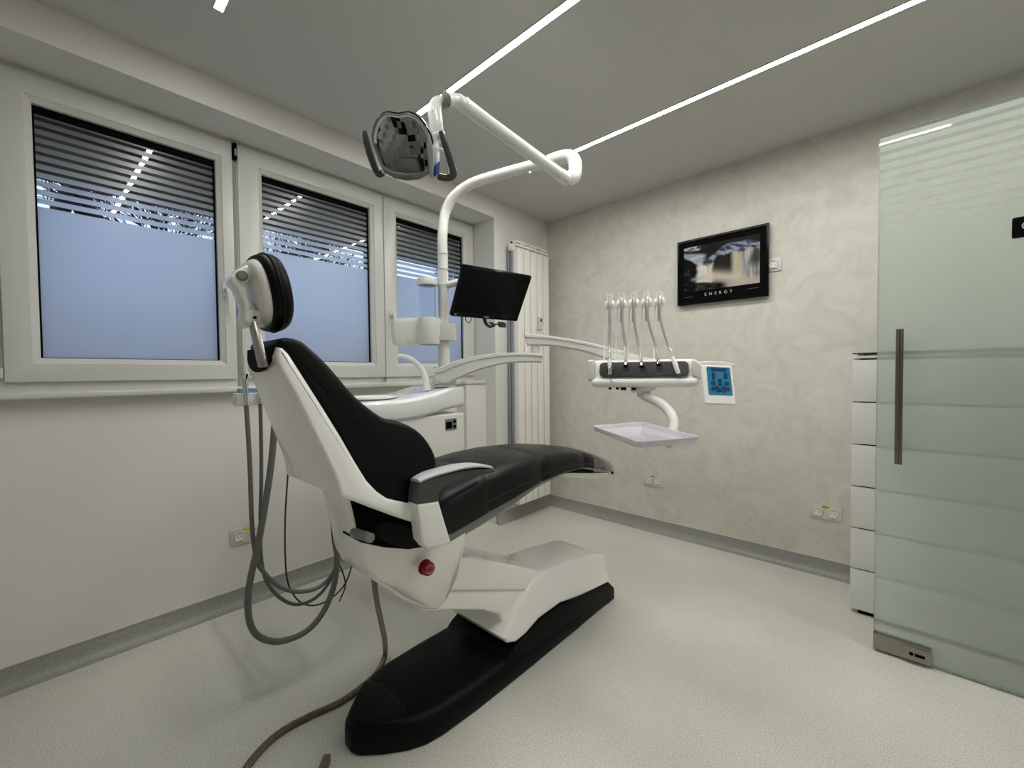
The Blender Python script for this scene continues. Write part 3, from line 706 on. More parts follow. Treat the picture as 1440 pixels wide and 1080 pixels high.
# backrest shell and cushion
hws = lambda y, z: .205+(.125-.205)*min(max((z-.85)/.43, 0), 1)
shell = yz([(391, 488, 1.2), (398, 489, 1.2), (406, 497, 1.2), (420, 520, 1.205), (455, 575, 1.225), (478, 612, 1.24), (500, 650, 1.255), (516, 676, 1.265), (530, 691, 1.27), (545, 701, 1.275), (588, 710, 1.28), (589, 738, 1.28), (555, 727, 1.28), (520, 714, 1.28), (500, 706, 1.28), (481, 700, 1.28), (474, 672, 1.275), (440, 605, 1.245), (412, 552, 1.22), (392, 518, 1.205), (388, 500, 1.2)])
bm = B(); body(bm, shell, hws, .012, CX, 4); sh = build('backrest_shell', bm, M['shell'], ch, ang=35)
hwk = lambda y, z: .198+(.122-.198)*min(max((z-.87)/.40, 0), 1)
cush = yz([(393, 490, 1.19), (391, 480, 1.19), (400, 475, 1.19), (420, 478, 1.19), (440, 491, 1.2), (465, 516, 1.205), (500, 557, 1.22), (540, 587, 1.24), (562, 592, 1.25), (590, 604, 1.26), (608, 624, 1.265), (617, 648, 1.27), (611, 664, 1.27), (596, 675, 1.27), (585, 690, 1.27), (574, 712, 1.27), (545, 705, 1.27), (516, 680, 1.265), (478, 618, 1.24), (440, 555, 1.215), (412, 512, 1.2)])
bm = B(); body(bm, sm(cush, 3), hwk, .015, CX, 5); bc = build('backrest_cushion', bm, M['leather'], ch, ang=60)
# dark U-shaped slot in the back of the shell
sl = []
for u, v in [(352, 487), (354, 502), (362, 514), (373, 520), (384, 520), (390, 515), (392, 500), (392, 486)]:
    sl.append((u, v))
zt, zb = yz([(391, 489, 1.2)])[0], yz([(389, 520, 1.205)])[0]
def back_y(z): return zt[0]+(zb[0]-zt[0])*((z-zt[1])/(zb[1]-zt[1]))-.004
bm = B(); pts = []
for k in range(17):
    a = pi+pi*k/16; pts.append((CX+.105*math.cos(a)*(1 if abs(math.cos(a)) < .9 else 1), zb[1]+.055+.06*math.sin(a)))
pts = [(CX-.105, zt[1]+.004)]+pts+[(CX+.105, zt[1]+.004)]
loft(bm, [[V((x, back_y(z)-o, z)) for x, z in pts] for o in (-.004, .003)]); build('slot_lining', bm, M['blackmatte'], ch)
# headrest
hd = thing('x', 'x', 'x', (0, 0, 0)); bpy.data.objects.remove(hd)
tp, bt = at(352, 360, 0, CX), at(376, 466, 0, CX)
Lax = (tp-bt).normalized(); nrm = V((0, Lax.z, -Lax.y)).normalized()     # nrm: forward and up
hc = (tp+bt)/2
hl = (tp-bt).length/2+.004
def oval(s, t, a=.112, b=hl, e=2.3):
    R_ = []
    for k in range(36):
        w = 2*pi*k/36; c_, s_ = math.cos(w), math.sin(w)
        x = abs(c_)**(2/e)*math.copysign(1, c_)*a*s; y = abs(s_)**(2/e)*math.copysign(1, s_)*b*s
        R_.append(hc+V((1, 0, 0))*x+Lax*y+nrm*t)
    return R_
bm = B(); loft(bm, [oval(.86, -.002), oval(.95, .0), oval(.99, .012), oval(1.0, .028), oval(.985, .036), oval(.93, .046), oval(.83, .052), oval(.66, .055), oval(.4, .057)]); hcush = build('headrest_cushion', bm, M['leather'], ch, ang=60)
bm = B(); tube(bm, oval(.992, .02), .0035, 6, smooth=False, closed=True); build('piping', bm, M['leather'], hcush)
bm = B(); loft(bm, [oval(.70, -.020), oval(.80, -.017), oval(.86, -.006), oval(.86, .004)]); build('headrest_plate', bm, M['shell'], ch, ang=50)
XB = CX+.03
brk = yz([(335, 378, XB), (346, 372, XB), (356, 374, XB), (360, 384, XB), (352, 394, XB), (346, 402, XB), (350, 420, XB), (360, 434, XB), (367, 444, XB), (364, 455, XB), (352, 460, XB), (343, 456, XB), (341, 446, XB), (344, 434, XB), (340, 420, XB), (333, 405, XB), (324, 395, XB), (325, 387, XB)])
bm = B(); body(bm, brk, .030, .008, CX, 3); hb = build('headrest_bracket', bm, M['shell'], ch, ang=40)
for u, v, r in ((340, 388, .0135), (357, 447, .021)):
    c_ = at(u, v, 0, XB)
    bm = B(); lathe(bm, [(r, -.004), (r, .006), (r-.002, .008), (0, .008)], c_, V((1, 0, 0)), 24); j = build('hinge_cap', bm, M['shell'] if r > .02 else M['grey'], hb)
    bm = B(); lathe(bm, [(.009 if r < .02 else .004, .007), (.009 if r < .02 else .004, .0095), (0, .0095)], c_, V((1, 0, 0)), 18); build('screw', bm, M['steel'] if r < .02 else M['blackmatte'], j)
a = at(356, 453, 0, XB); b_ = V((XB+.05, back_y(1.222)-.012, 1.222))
ax = (b_-a).normalized()
bm = B(); box(bm, (a+b_)/2, (.046, .014, (b_-a).length), V((1, 0, 0)), V((0, ax.z, -ax.y)), ax); build('headrest_bar', bm, M['steel'], ch, bev=.003)
# armrest
XA = 1.32
bm = B(); body(bm, yz([(585, 709, XA), (616, 704, XA), (623, 728, XA), (634, 764, XA), (600, 772, XA), (592, 762, XA), (589, 738, XA)]), .026, .008, XA-.02, 3); build('armrest_post', bm, M['whitebright'], ch, ang=30)
bm = B(); body(bm, yz([(585, 709, XA), (586, 692, XA), (590, 677, XA), (605, 671, XA), (640, 663, XA), (675, 659, XA), (695, 659, XA), (694, 664, XA), (670, 668, XA), (640, 676, XA), (622, 684, XA), (617, 694, XA), (616, 705, XA)]), .026, .007, XA-.02, 3); build('armrest', bm, M['greydark'], ch, ang=40)
top = yz([(589, 677, XA), (605, 669, XA), (625, 663, XA), (650, 657, XA), (672, 655, XA), (690, 657, XA), (697, 660, XA)])
bm = B(); R = []
ws = [.02, .026, .028, .028, .026, .02, .006]
for (y, z), w in zip([(p.x, p.y) for p in catmull([V((a, b, 0)) for a, b in top], 3)], [ws[min(int(k/3), 6)]+(ws[min(int(k/3)+1, 6)]-ws[min(int(k/3), 6)])*(k % 3)/3 for k in range(19)]):
    R.append([V((XA-.02+x, y, z+d)) for x, d in ((w+.004, -.004), (w+.004, .001), (w-.003, .005), (-w+.003, .005), (-w-.004, .001), (-w-.004, -.004))])
loft(bm, R); build('armrest_pad', bm, M['greylight'], ch, ang=40, label='light grey armrest pad')

# ------------------------------------------------------------------ floor conduit and strip
bm = B()
cp = [V((.93, -2.25, .62)), at(525, 800, 0, .90), at(529, 840, 0, .86), at(536, 875, 0, .815), at(541, 900, 0, .78)]
cp += [at(u, v, 2, .0115) for u, v in [(541, 922), (531, 945), (508, 966), (478, 987), (430, 1009), (388, 1034), (350, 1074), (318, 1130)]]
P = catmull(cp, 26); rr = [.0095+.0011*(1 if k % 3 else -1) for k in range(len(P))]
Q = [P[0]]; acc = 0; step = .0028
for a, b_ in zip(P[:-1], P[1:]):
    L_ = (b_-a).length; s = step-acc
    while s <= L_:
        Q.append(a.lerp(b_, s/L_)); s += step
    acc = L_-(s-step)
tube(bm, Q, [.0098+.0012*(1 if k % 2 else -1) for k in range(len(Q))], 10, smooth=False)
tag(build('metal_conduit', bm, M['conduit'], keep_origin=(.85, -2.4, 0)), 'ribbed metal conduit hanging from the chair and snaking over the floor', 'conduit')
bm = B(); q, q2 = at(460, 1061, 2, .02), at(446, 1110, 2, .004); R = []
dr = (q2-q).normalized(); sd = dr.cross(V((0, 0, 1))).normalized()
for s in (0, .06, .4, 1):
    o = q+(q2-q)*s; w = .010+.003*min(1, s*8); z = o.z+.003
    R.append([V((o.x, o.y, 0))+sd*w*k+V((0, 0, zz)) for k, zz in ((-1, z), (1, z), (1, 0), (-1, 0))])
loft(bm, R); tag(build('pedal_lever', bm, M['steeldark'], bev=.002), 'grey metal pedal tip on the floor at the bottom edge of the photo', 'pedal')

# ------------------------------------------------------------------ spittoon unit
un = thing('spittoon_unit', 'white spittoon unit with ceramic basin between chair and windows', 'dental unit', (.53, -1.87, 0))
UX0, UX1, UYR = .36, .70, -1.605
Rb = []
bm = B(); bb(bm, (UX0, -2.03, .60), (UX1, UYR, 1.0)); build('unit_body', bm, M['offwhite'], un, bev=.012, seg=3)
bm = B(); bb(bm, (.45, -1.76, .0), (.58, -1.68, .61)); build('pedestal', bm, M['offwhite'], un, bev=.01)
bm = B(); bb(bm, (UX0+.02, UYR-.01, .62), (UX1-.02, UYR+.012, .99)); build('side_panel', bm, M['offwhite'], un, bev=.004)
sec = [(-2.235, .44, .62, 1.045, 1.07), (-2.21, .38, .67, 1.02, 1.076), (-2.12, .35, .70, .995, 1.080), (-2.0, .34, .71, .988, 1.084), (-1.90, .34, .713, .992, 1.091), (-1.80, .34, .713, 1.008, 1.106), (-1.74, .34, .712, 1.02, 1.122), (-1.69, .34, .711, 1.026, 1.133), (-1.64, .345, .708, 1.03, 1.136), (-1.608, .35, .704, 1.032, 1.135)]
bm = B(); R = []
for y, x0, x1, z0, z1 in sec:
    r = .018; h = z1-z0
    R.append([V(((x0+x1)/2+a, y, (z0+z1)/2+b_)) for a, b_ in rrect(x1-x0, h, min(r, h*.4), 4)])
loft(bm, R); build('basin_surround', bm, M['ceramic'], un, ang=50)
bm = B(); lathe(bm, [(.0, .0), (.08, .002), (.118, .010), (.126, .016), (.118, .018), (.10, .006), (.05, -.02)], (.52, -2.02, 1.080), seg=40); build('bowl', bm, M['ceramic'], un)
bm = B(); lathe(bm, [(.06, 0), (.062, .006), (.048, .012), (.045, .03), (.052, .045), (0, .046)], (.615, -1.665, 1.134), seg=32); build('collar', bm, M['ceramic'], un)
bm = B(); sd = 2.12
tube(bm, [atd(601, 549, sd), atd(600, 536, sd), atd(593, 519, sd), atd(580, 506, sd), atd(568, 501, sd), atd(560, 500, sd)], [.021, .019, .016, .0135, .011, .009], 12, side=FH); lathe(bm, [(.006, 0), (.006, .012)], atd(561, 503.5, sd), seg=8); build('spout', bm, M['ceramic'], un)
dp = at(634, 596.5, 0, UX1)
bm = B(); plate(bm, rrect(.072, .056, .004, 3), (UX1-.0005, dp.y, dp.z), V((0, 1, 0)), ZZ, .004, .001); dd = build('display_panel', bm, M['grey'], un, label='small grey panel with display and two buttons')
bm = B(); plate(bm, rrect(.038, .034, .002, 2), (UX1+.0035, dp.y-.014, dp.z-.003), V((0, 1, 0)), ZZ, .001); build('display', bm, M['blackmatte'], dd)
for s in (-1, 1):
    bm = B(); lathe(bm, [(.009, 0), (.0085, .003), (0, .0032)], (UX1+.0035, dp.y+.021, dp.z+.013*s), V((1, 0, 0)), 16); build('button', bm, M['blackplastic'], dd)

# ------------------------------------------------------------------ operating lamp on its pole
PX, PY = .615, -1.665
lamp = thing('operating_lamp', 'white jointed operating lamp on a curved pole above the chair', 'lamp', (PX, PY, 1.18))
PD = (V((PX, PY, 1.2))-CAM).dot(FW)
def pole(u, v): return V((PX, PY, at(u, v, 0, PX).z if False else atd(u, v, PD).z))
bm = B()
lathe(bm, [(.036, 1.178), (.036, 1.215), (.031, 1.235), (.029, 1.36), (0, 1.36)], (PX, PY, 0), seg=24); build('pole_base', bm, M['white'], lamp)
e_end = atd(806, 222, 1.92)
b1, b2, b3, b4 = V((PX, PY, pole(0, 340).z)), atd(626, 300, PD-.005), atd(638, 277, PD-.02), atd(662, 259, PD-.05)
bm = B(); tube(bm, [V((PX, PY, 1.35)), V((PX, PY, 1.6)), V((PX, PY, 1.8)), b1, b2, b3, b4, atd(700, 246, 2.08), atd(752, 232, 2.0), atd(775, 226, 1.965)], [.027, .027, .0265, .026, .026, .026, .0255, .0255, .0255, .026], 18, 6); build('pole', bm, M['white'], lamp)
for v in (408, 386, 365):
    z = pole(0, v).z; bm = B(); lathe(bm, [(.0275, -.004), (.0295, -.003), (.0295, .003), (.0275, .004)], (PX, PY, z), seg=24); build('pole_ring', bm, M['white'], lamp)
bm = B(); tube(bm, [atd(772, 227, 1.97), atd(790, 221, 1.94), atd(802, 221, 1.925), atd(808, 229, 1.915), atd(809, 243, 1.905), atd(805, 250, 1.89), atd(796, 250, 1.875), atd(788, 247, 1.86)], [.030, .030, .0305, .0305, .0305, .030, .028, .024], 16, 5); build('elbow', bm, M['white'], lamp)
A0, A1 = atd(797, 252, 1.875), atd(640, 139, 1.43)
dA = (A1-A0).normalized()
bm = B(); tube(bm, [A0-dA*.008, A0+dA*.02, A0+dA*.06], .026, 16, smooth=False); build('arm_socket', bm, M['white'], lamp)
bm = B(); tube(bm, [A0+dA*.055, A1-dA*.05], .0245, 18, smooth=False); sa = build('spring_arm', bm, M['white'], lamp)
for f in (.05, .93):
    bm = B(); tube(bm, [A0+(A1-A0)*f, A0+(A1-A0)*(f+.012)], .0262, 18, smooth=False); build('arm_band', bm, M['white'], sa)
bm = B(); tube(bm, [A1-dA*.055, A1-dA*.01, A1+dA*.004], [.0235, .023, .016], 16, smooth=False); build('arm_tip', bm, M['white'], lamp)
J = atd(629, 141, 1.41)
bm = B(); tube(bm, [A1-dA*.012, A1-dA*.002+(J-A1)*.4, J], [.020, .021, .021], 14); build('tip_elbow', bm, M['white'], lamp)
HC = atd(569, 207, 1.40)
bm = B(); k1 = atd(622, 140, 1.405)
tube(bm, [J, k1], .026, 18, smooth=False); build('yoke_ring', bm, M['grey'], lamp)
bm = B(); tube(bm, [atd(621, 137, 1.405), atd(614, 143, 1.40), atd(611, 155, 1.395), atd(613, 172, 1.395), atd(613, 186, 1.40), atd(606, 198, 1.41), atd(596, 206, 1.42)], [.012, .021, .023, .0235, .023, .020, .015], 14, 5, flat=.55, side=RH); yk = build('yoke', bm, M['white'], lamp)
bm = B(); tube(bm, [atd(609, 150, 1.372)+RH*.004*math.cos(a)+V((0, 0, .016*math.sin(a))) for a in [2*pi*k/20 for k in range(20)]], .0012, 6, smooth=False, closed=True); build('yoke_slot', bm, M['greylight'], yk)
toC = (CAM-HC).normalized()
nL = (toC*.86-RH*.40+V((0, 0, -.12))).normalized()
xL = V((0, 0, 1)).cross(nL).normalized(); zL = nL.cross(xL)
# slight roll of the head
ra = math.radians(-9); xL, zL = xL*math.cos(ra)+zL*math.sin(ra), zL*math.cos(ra)-xL*math.sin(ra)
def lp(x, z, n=0): return HC+xL*x+zL*z+nL*n
def lring(P, n, s=1, dz=0): return [lp(x*s, z*s+dz, n) for x, z in P]
# bell outline of the lamp face, wide shoulders, pointed chin
face = [(-.038, .098), (.0, .094), (.038, .098), (.07, .083), (.098, .045), (.106, .012), (.100, -.030), (.090, -.066), (.048, -.084), (0, -.089), (-.048, -.084), (-.086, -.066), (-.098, -.030), (-.106, .012), (-.098, .045), (-.07, .083)]
faceS = [(p.x, p.y) for p in catmull([V((a, b, 0)) for a, b in face], 3, True)]
bm = B(); loft(bm, [lring(faceS, -.075, .45), lring(faceS, -.065, .7), lring(faceS, -.03, .93), lring(faceS, -.005, 1.0), lring(faceS, .012, 1.01), lring(faceS, .018, .985), lring(faceS, .015, .945), lring(faceS, .005, .94)], cap1=False); hdp = build('lamp_head', bm, M['grey'], lamp, ang=45)
def span(x):   # lower and upper edge of the face at x
    zs_ = []
    n = len(faceS)
    for k in range(n):
        a, b_ = faceS[k], faceS[(k+1) % n]
        if (a[0]-x)*(b_[0]-x) <= 0 and a[0] != b_[0]: zs_.append(a[1]+(b_[1]-a[1])*(x-a[0])/(b_[0]-a[0]))
    return min(zs_)*.94, max(zs_)*.94
bm = B(); NXC, NZC = 14, 9; gr_ = []
for i in range(NXC+1):
    x = -.096+.192*i/NXC; lo_, hi_ = span(x*1.02)
    row = []
    for k in range(NZC+1):
        z = lo_+(hi_-lo_)*k/NZC; d2 = min(1, (x/.098)**2*.6+(z/.098)**2*.5)
        row.append(bm.verts.new(lp(x, z, -.040+.046*d2+.006*((i*7+k*5) % 3)/2)))
    gr_.append(row)
for i in range(NXC):
    for k in range(NZC): bm.faces.new((gr_[i][k], gr_[i+1][k], gr_[i+1][k+1], gr_[i][k+1]))
rf = build('reflector', bm, M['mirror'], hdp, ang=1, label='faceted mirror reflector')
arc = sorted([p for p in faceS if p[1] > -.0], key=lambda p: math.atan2(p[1], p[0]))
bm = B(); tube(bm, [lp(x, z, .011) for x, z in [(p[0]*.985, p[1]*.985+.001) for p in arc]], .0045, 8, smooth=False); build('trim', bm, M['blackgloss'], hdp)
bm = B(); tube(bm, [lp(x*.925, z*.925+.001, .010) for x, z in arc], .0055, 8, smooth=False); build('inner_rim', bm, M['whitebright'], hdp)
bm = B(); loft(bm, [[lp(x, z, n) for x, z in ((-.046, -.080), (.046, -.080), (.032, -.034), (-.026, -.034))] for n in (-.030, -.004)]); build('bulb_shield', bm, M['grey'], hdp, bev=.004)
bm = B(); loft(bm, [[lp(x, z, n) for x, z in ((-.088, -.056), (-.05, -.073), (0, -.078), (.05, -.073), (.092, -.056), (.088, -.074), (.045, -.094), (0, -.099), (-.045, -.094), (-.084, -.074))] for n in (.0, .02)]); build('chin', bm, M['grey'], hdp, bev=.003)
text('maker_mark', 'nova', .017, lp(-.002, -.0875, .0212), xL, zL, M['greydark'], hdp, 1.0, .0002)
# side cheek with blue switch panel
bm = B(); loft(bm, [[lp(.100, .040, n0), lp(.108, .0, n0), lp(.104, -.045, n0), lp(.094, -.088, n0), lp(.084, -.088, n0), lp(.09, .04, n0)] for n0 in (-.04, .02)]); ckk = build('cheek', bm, M['greylight'], hdp, bev=.003)
bm = B(); loft(bm, [[lp(.1055+o, -.046, -.028), lp(.1045+o, -.052, .010), lp(.098+o, -.082, .008), lp(.097+o, -.082, -.028)] for o in (-.004, .004)]); build('switch_panel', bm, M['bluecap'], ckk, label='blue switch panel')
for s in (-1, 1):
    bm = B()
    if s > 0: P = [lp(.105, -.088, -.01), lp(.135, -.092, -.012), lp(.158, -.082, -.014), lp(.155, -.055, -.018), lp(.138, .0, -.022), lp(.122, .045, -.026)]
    else: P = [lp(-.094, -.078, .0), lp(-.112, -.085, .0), lp(-.125, -.065, -.004), lp(-.137, -.02, -.008), lp(-.143, .03, -.012), lp(-.140, .045, -.014)]
    tube(bm, P, [.009, .0095, .0105, .0105, .0095, .006], 10, 5, flat=1.2, side=nL); build('lamp_handle', bm, M['greydark'], lamp)
bm = B(); tube(bm, [lp(.02, .0, -.06), lp(.07, .01, -.075), lp(.105, .03, -.06), atd(607, 196, 1.41)], [.024, .022, .020, .017], 12, flat=.8); tube(bm, [lp(.105, -.06, -.05)+xL*.022*math.cos(a)+zL*.05*math.sin(a) for a in [2*pi*k/28 for k in range(28)]], .006, 8, smooth=False, closed=True); build('fork', bm, M['white'], lamp)

# ------------------------------------------------------------------ cup holder on the pole
ho = thing('bottle_holder', 'white holder box clamped to the lamp pole, carrying a clear water cylinder', 'holder', atd(600, 487, PD-.03))
hO = V((PX, PY, 0)); 
zc_ = atd(600, 468, PD).z
def hp(u, dz, fwd): # along image right at the pole depth; fwd = toward the camera
    p = atd(u, 468, PD); return V((p.x, p.y, zc_+dz))-FH*fwd
bm = B(); R = []
outl = [(552, .0), (553, .045), (560, .075), (575, .085), (592, .085), (622, .085), (622, -.06), (590, -.07), (565, -.06), (555, -.035)]
for dz, k in ((-.066, .88), (-.06, .93), (-.025, .98), (.045, 1.0), (.062, 1.0), (.066, .98)):
    R.append([hp(590+(u-590)*k, dz, f*k) for u, f in outl])
loft(bm, R); build('holder_box', bm, M['offwhite'], ho, bev=.006, ang=35)
bm = B(); R = [[hp(607+14.5*math.cos(a), dz, .07+.055*math.sin(a)) for a in [2*pi*k/28 for k in range(28)]] for dz in (-.066, .068)]; loft(bm, R); build('holder_drum', bm, M['white'], ho, bev=.004)
bm = B(); R = [[hp(u, dz, f) for u, f in ((618, .06), (641, .045), (641, -.05), (618, -.05))] for dz in (-.045, .045)]; loft(bm, R); build('pole_clamp', bm, M['white'], ho, bev=.006)
cy = atd(604, 424, PD-.05)
zb_, zt_ = zc_+.06, atd(604, 399, PD-.05).z
cyc = hp(604.5, 0, .05)
bm = B(); lathe(bm, [(.041, zb_), (.041, zt_), (.039, zt_), (.039, zb_)], (cyc.x, cyc.y, 0), seg=32); build('water_cylinder', bm, M['clear'], ho, label='clear plastic cylinder')
bm = B(); lathe(bm, [(.043, zt_-.012), (.051, zt_-.010), (.053, zt_+.012), (.051, zt_+.02), (0, zt_+.02)], (cyc.x, cyc.y, 0), seg=32); build('cylinder_cap', bm, M['white'], ho)

# ------------------------------------------------------------------ monitor
mn = thing('monitor', 'black flat monitor tilted on a bracket from the lamp pole', 'monitor', (.826, -1.513, 1.598))
mX = V((.167, .986, .003)).normalized(); mZ = V((.503, -.088, .86)); mZ = (mZ-mX*mZ.dot(mX)).normalized(); mN = mX.cross(mZ)  # toward the viewer
mC = V((.826, -1.513, 1.598))
if mN.dot(CAM-mC) < 0: mN = -mN
def plateN(bm, w, h, r, c, t, ir=0):
    R = []
    for k, off in ((0, 0), (t-ir, 0), (t, ir)): R.append([c+mX*a+mZ*b_+mN*k for a, b_ in inset(rrect(w, h, r, 3), off)])
    loft(bm, R)
bm = B(); plateN(bm, .42, .26, .008, mC-mN*.018, .018, .003); hs = build('housing', bm, M['blackgloss'], mn)
bm = B(); plateN(bm, .30, .16, .02, mC-mN*.04, .024, .0); build('rear_bulge', bm, M['blackplastic'], mn)
bm = B(); plateN(bm, .396, .222, .001, mC+mZ*.008-mN*.0006, .001); build('screen', bm, M['screen'], mn)
bm = B(); lathe(bm, [(.006, 0), (.006, .0008), (0, .0008)], mC-mX*.185-mZ*.117, mN, 20); build('emblem', bm, M['grey'], hs, label='round grey emblem')
bm = B(); plateN(bm, .03, .008, .002, mC-mZ*.1185, .0008); build('badge', bm, M['grey'], hs, label='small pale badge')
bm = B(); tube(bm, [V((PX, PY, atd(632, 403, PD).z)), mC-mN*.10+mX*(-.09)+mZ*.03, mC-mN*.035-mX*.03], .018, 14); build('monitor_bracket', bm, M['white'], mn)
bm = B(); z0 = mC-mZ*.125-mN*.02
tube(bm, [z0-mX*.115, z0-mX*.115-V((0, 0, .025)), z0-mX*.10-V((0, 0, .038)), z0-mX*.085-V((0, 0, .03)), z0-mX*.08], .002, 6); build('cable_loop', bm, M['cable'], mn)
bm = B()
for k in range(3):
    tube(bm, [z0-mX*(.01-k*.008), z0+mX*(.005+k*.008)-V((0, 0, .04)), z0+mX*(.035+k*.01)-V((0, 0, .055-k*.004)), z0+mX*(.055+k*.006)-V((0, 0, .045)), z0+mX*(.03+k*.01)-V((0, 0, .028))], .0034, 7)
tube(bm, [z0+mX*.05-V((0, 0, .042)), z0+mX*.075-V((0, 0, .036)), z0+mX*.095-V((0, 0, .036))], .004, 7); bn = build('cable_bundle', bm, M['cable'], mn)
bm = B(); box(bm, z0+mX*.115-V((0, 0, .036)), (.045, .02, .024), mX, mN, V((0, 0, 1))); build('plug', bm, M['cable'], bn, bev=.003)

# ------------------------------------------------------------------ instrument delivery unit
dl = thing('delivery_unit', 'white instrument delivery unit with curved arms and a control panel', 'dental unit', (PX, PY, 1.19))
def ribbon(bm, tops, bots, deps, th):
    T = catmull([V((u, v, d)) for (u, v), d in zip(tops, deps)], 5); Bt = catmull([V((u, v, d)) for (u, v), d in zip(bots, deps)], 5)
    R = []
    for a, b_ in zip(T, Bt):
        p, q = atd(a.x, a.y, a.z), atd(b_.x, b_.y, b_.z); up = (p-q); h = up.length; up.normalize(); c_ = (p+q)/2
        fw = FH
        R.append([c_+fw*x+up*y for x, y in [(th/2, h/2-.006), (th/2-.006, h/2), (-th/2+.006, h/2), (-th/2, h/2-.004), (-th/2, h*.22), (-th/2+.005, h*.17), (-th/2+.006, -h/2+.006), (-th/2+.014, -h/2), (th/2-.006, -h/2), (th/2, -h/2+.006)]])
    loft(bm, R)
bm = B(); ribbon(bm, [(610, 519), (625, 515), (642, 507.5), (672, 500), (710, 496.5), (745, 496.5), (763, 499)], [(617, 536), (628, 539), (640, 534), (672, 521), (710, 511.5), (745, 509.5), (761, 510)], [PD-.07, PD-.065, PD-.05, PD, PD+.03, PD+.05, PD+.06], .075); build('lower_arm', bm, M['white'], dl, ang=40)
bm = B(); lathe(bm, [(.060, 1.150), (.062, 1.165), (.05, 1.19), (.048, 1.215), (.056, 1.236), (0, 1.237)], (PX, PY, 0), seg=28); build('swivel', bm, M['white'], dl)
jp = atd(753, 500, PD+.055)
bm = B(); lathe(bm, [(.022, -.005), (.022, .05), (.02, .055)], jp, seg=18); build('arm_joint', bm, M['white'], dl)
bm = B(); ribbon(bm, [(737, 470), (760, 471.5), (790, 475.5), (830, 483), (870, 493), (905, 503), (940, 510)], [(742, 486), (760, 486), (790, 488.5), (830, 497), (870, 510), (905, 519), (940, 526)], [PD+.05, PD+.05, PD+.03, PD, PD-.06, PD-.12, PD-.18], .07); build('upper_arm', bm, M['white'], dl, ang=40)
DD = 1.85
sx = DD/FPX
O_ = atd(905, 522, DD)
dX = V((.90, .436, 0)).normalized(); dN = V((.436, -.90, 0)).normalized(); dZ = V((0, 0, 1))
def dp_(u, v, n=0): return O_+dX*((u-905)*sx)+dZ*((522-v)*sx)+dN*n
def dbox(bm, u0, u1, v0, v1, n0, n1):
    c_ = (dp_(u0, v0, n0)+dp_(u1, v1, n1))/2; box(bm, c_, ((u1-u0)*sx, abs(n1-n0), (v1-v0)*sx), dX, dN, dZ)
bm = B()
prof = [(-.26, .035), (-.02, .052), (.005, .046), (.03, -.03), (.05, -.034), (.055, -.05), (.045, -.068), (-.02, -.074), (-.24, -.06), (-.27, -.02)]   # (n, z)
R = []
for u in (834, 836, 840, 962, 970, 974):
    k = {834: .9, 836: .96, 840: 1, 962: 1, 970: .97, 974: .9}[u]
    R.append([O_+dX*((u-905)*sx)+dN*(n*k)+dZ*((z+.01)*k-.01) for n, z in prof])
loft(bm, R); build('tray_body', bm, M['whitebright'], dl, bev=.008, seg=3, ang=35)
bm = B(); pX, pN2 = dX, (dN*.95+dZ*.31).normalized(); pZ = pN2.cross(pX); pZ = pZ if pZ.z > 0 else -pZ
pc = dp_(904, 520, .021)
R = []
for k, off in ((0, 0), (.012, 0), (.017, .005)): R.append([pc+dX*a+pZ*b_+pN2*k for a, b_ in inset(rrect(118*sx, .066, .02, 5), off)])
loft(bm, R); pad = build('instrument_pad', bm, M['greydark'], dl, ang=45, label='dark grey ribbed instrument pad')
for u in (859, 881, 903, 925, 947):
    bm = B(); c_ = dp_(u, 520, .0375)
    lathe(bm, [(.0165, 0), (.0165, .002), (.0145, .0035), (.0115, .001), (0, .0005)], c_, pN2, 20, X=pZ, sx=1.7); build('cradle', bm, M['greydark'], pad)
bm = B(); dbox(bm, 828.5, 839, 505, 536, -.05, .05); build('left_grip', bm, M['white'], dl, bev=.012, seg=3)
bm = B(); R = []
for u, v0, v1 in ((967, 507, 527), (972, 508, 531), (978, 513, 534), (984, 521, 534), (988, 525, 533)):
    R.append([dp_(u, v, n) for v, n in ((v0, .04), (v0, -.06), (v1, -.06), (v1, .045))])
loft(bm, R); build('right_grip', bm, M['white'], dl, bev=.008, seg=3)
bm = B()
R = []
for u, v0, v1 in ((962, 511, 518), (985, 509, 517), (1005, 509.5, 517), (1022, 514, 518)):
    R.append([dp_(u, v, n) for v, n in ((v0+1, .0), (v0, -.03), (v0+1, -.08), (v1, -.08), (v1, .0))])
loft(bm, R); build('panel_arm', bm, M['white'], dl, bev=.006)
bm = B()
for u0, u1 in ((857.5, 861), (867.5, 871.5), (874, 881.5), (889, 895)): dbox(bm, u0, u1, 545, 547.5 if u0 < 870 else 548.5, .0, .03)
build('connector', bm, M['blackmatte'], dl)
bm = B(); lathe(bm, [(.05, .012), (.05, -.004), (.03, -.01), (.026, -.035), (.0, -.036)], dp_(905, 547, -.01), seg=24); dbox(bm, 888, 903, 545, 552, -.02, .03); build('tray_swivel', bm, M['white'], dl)
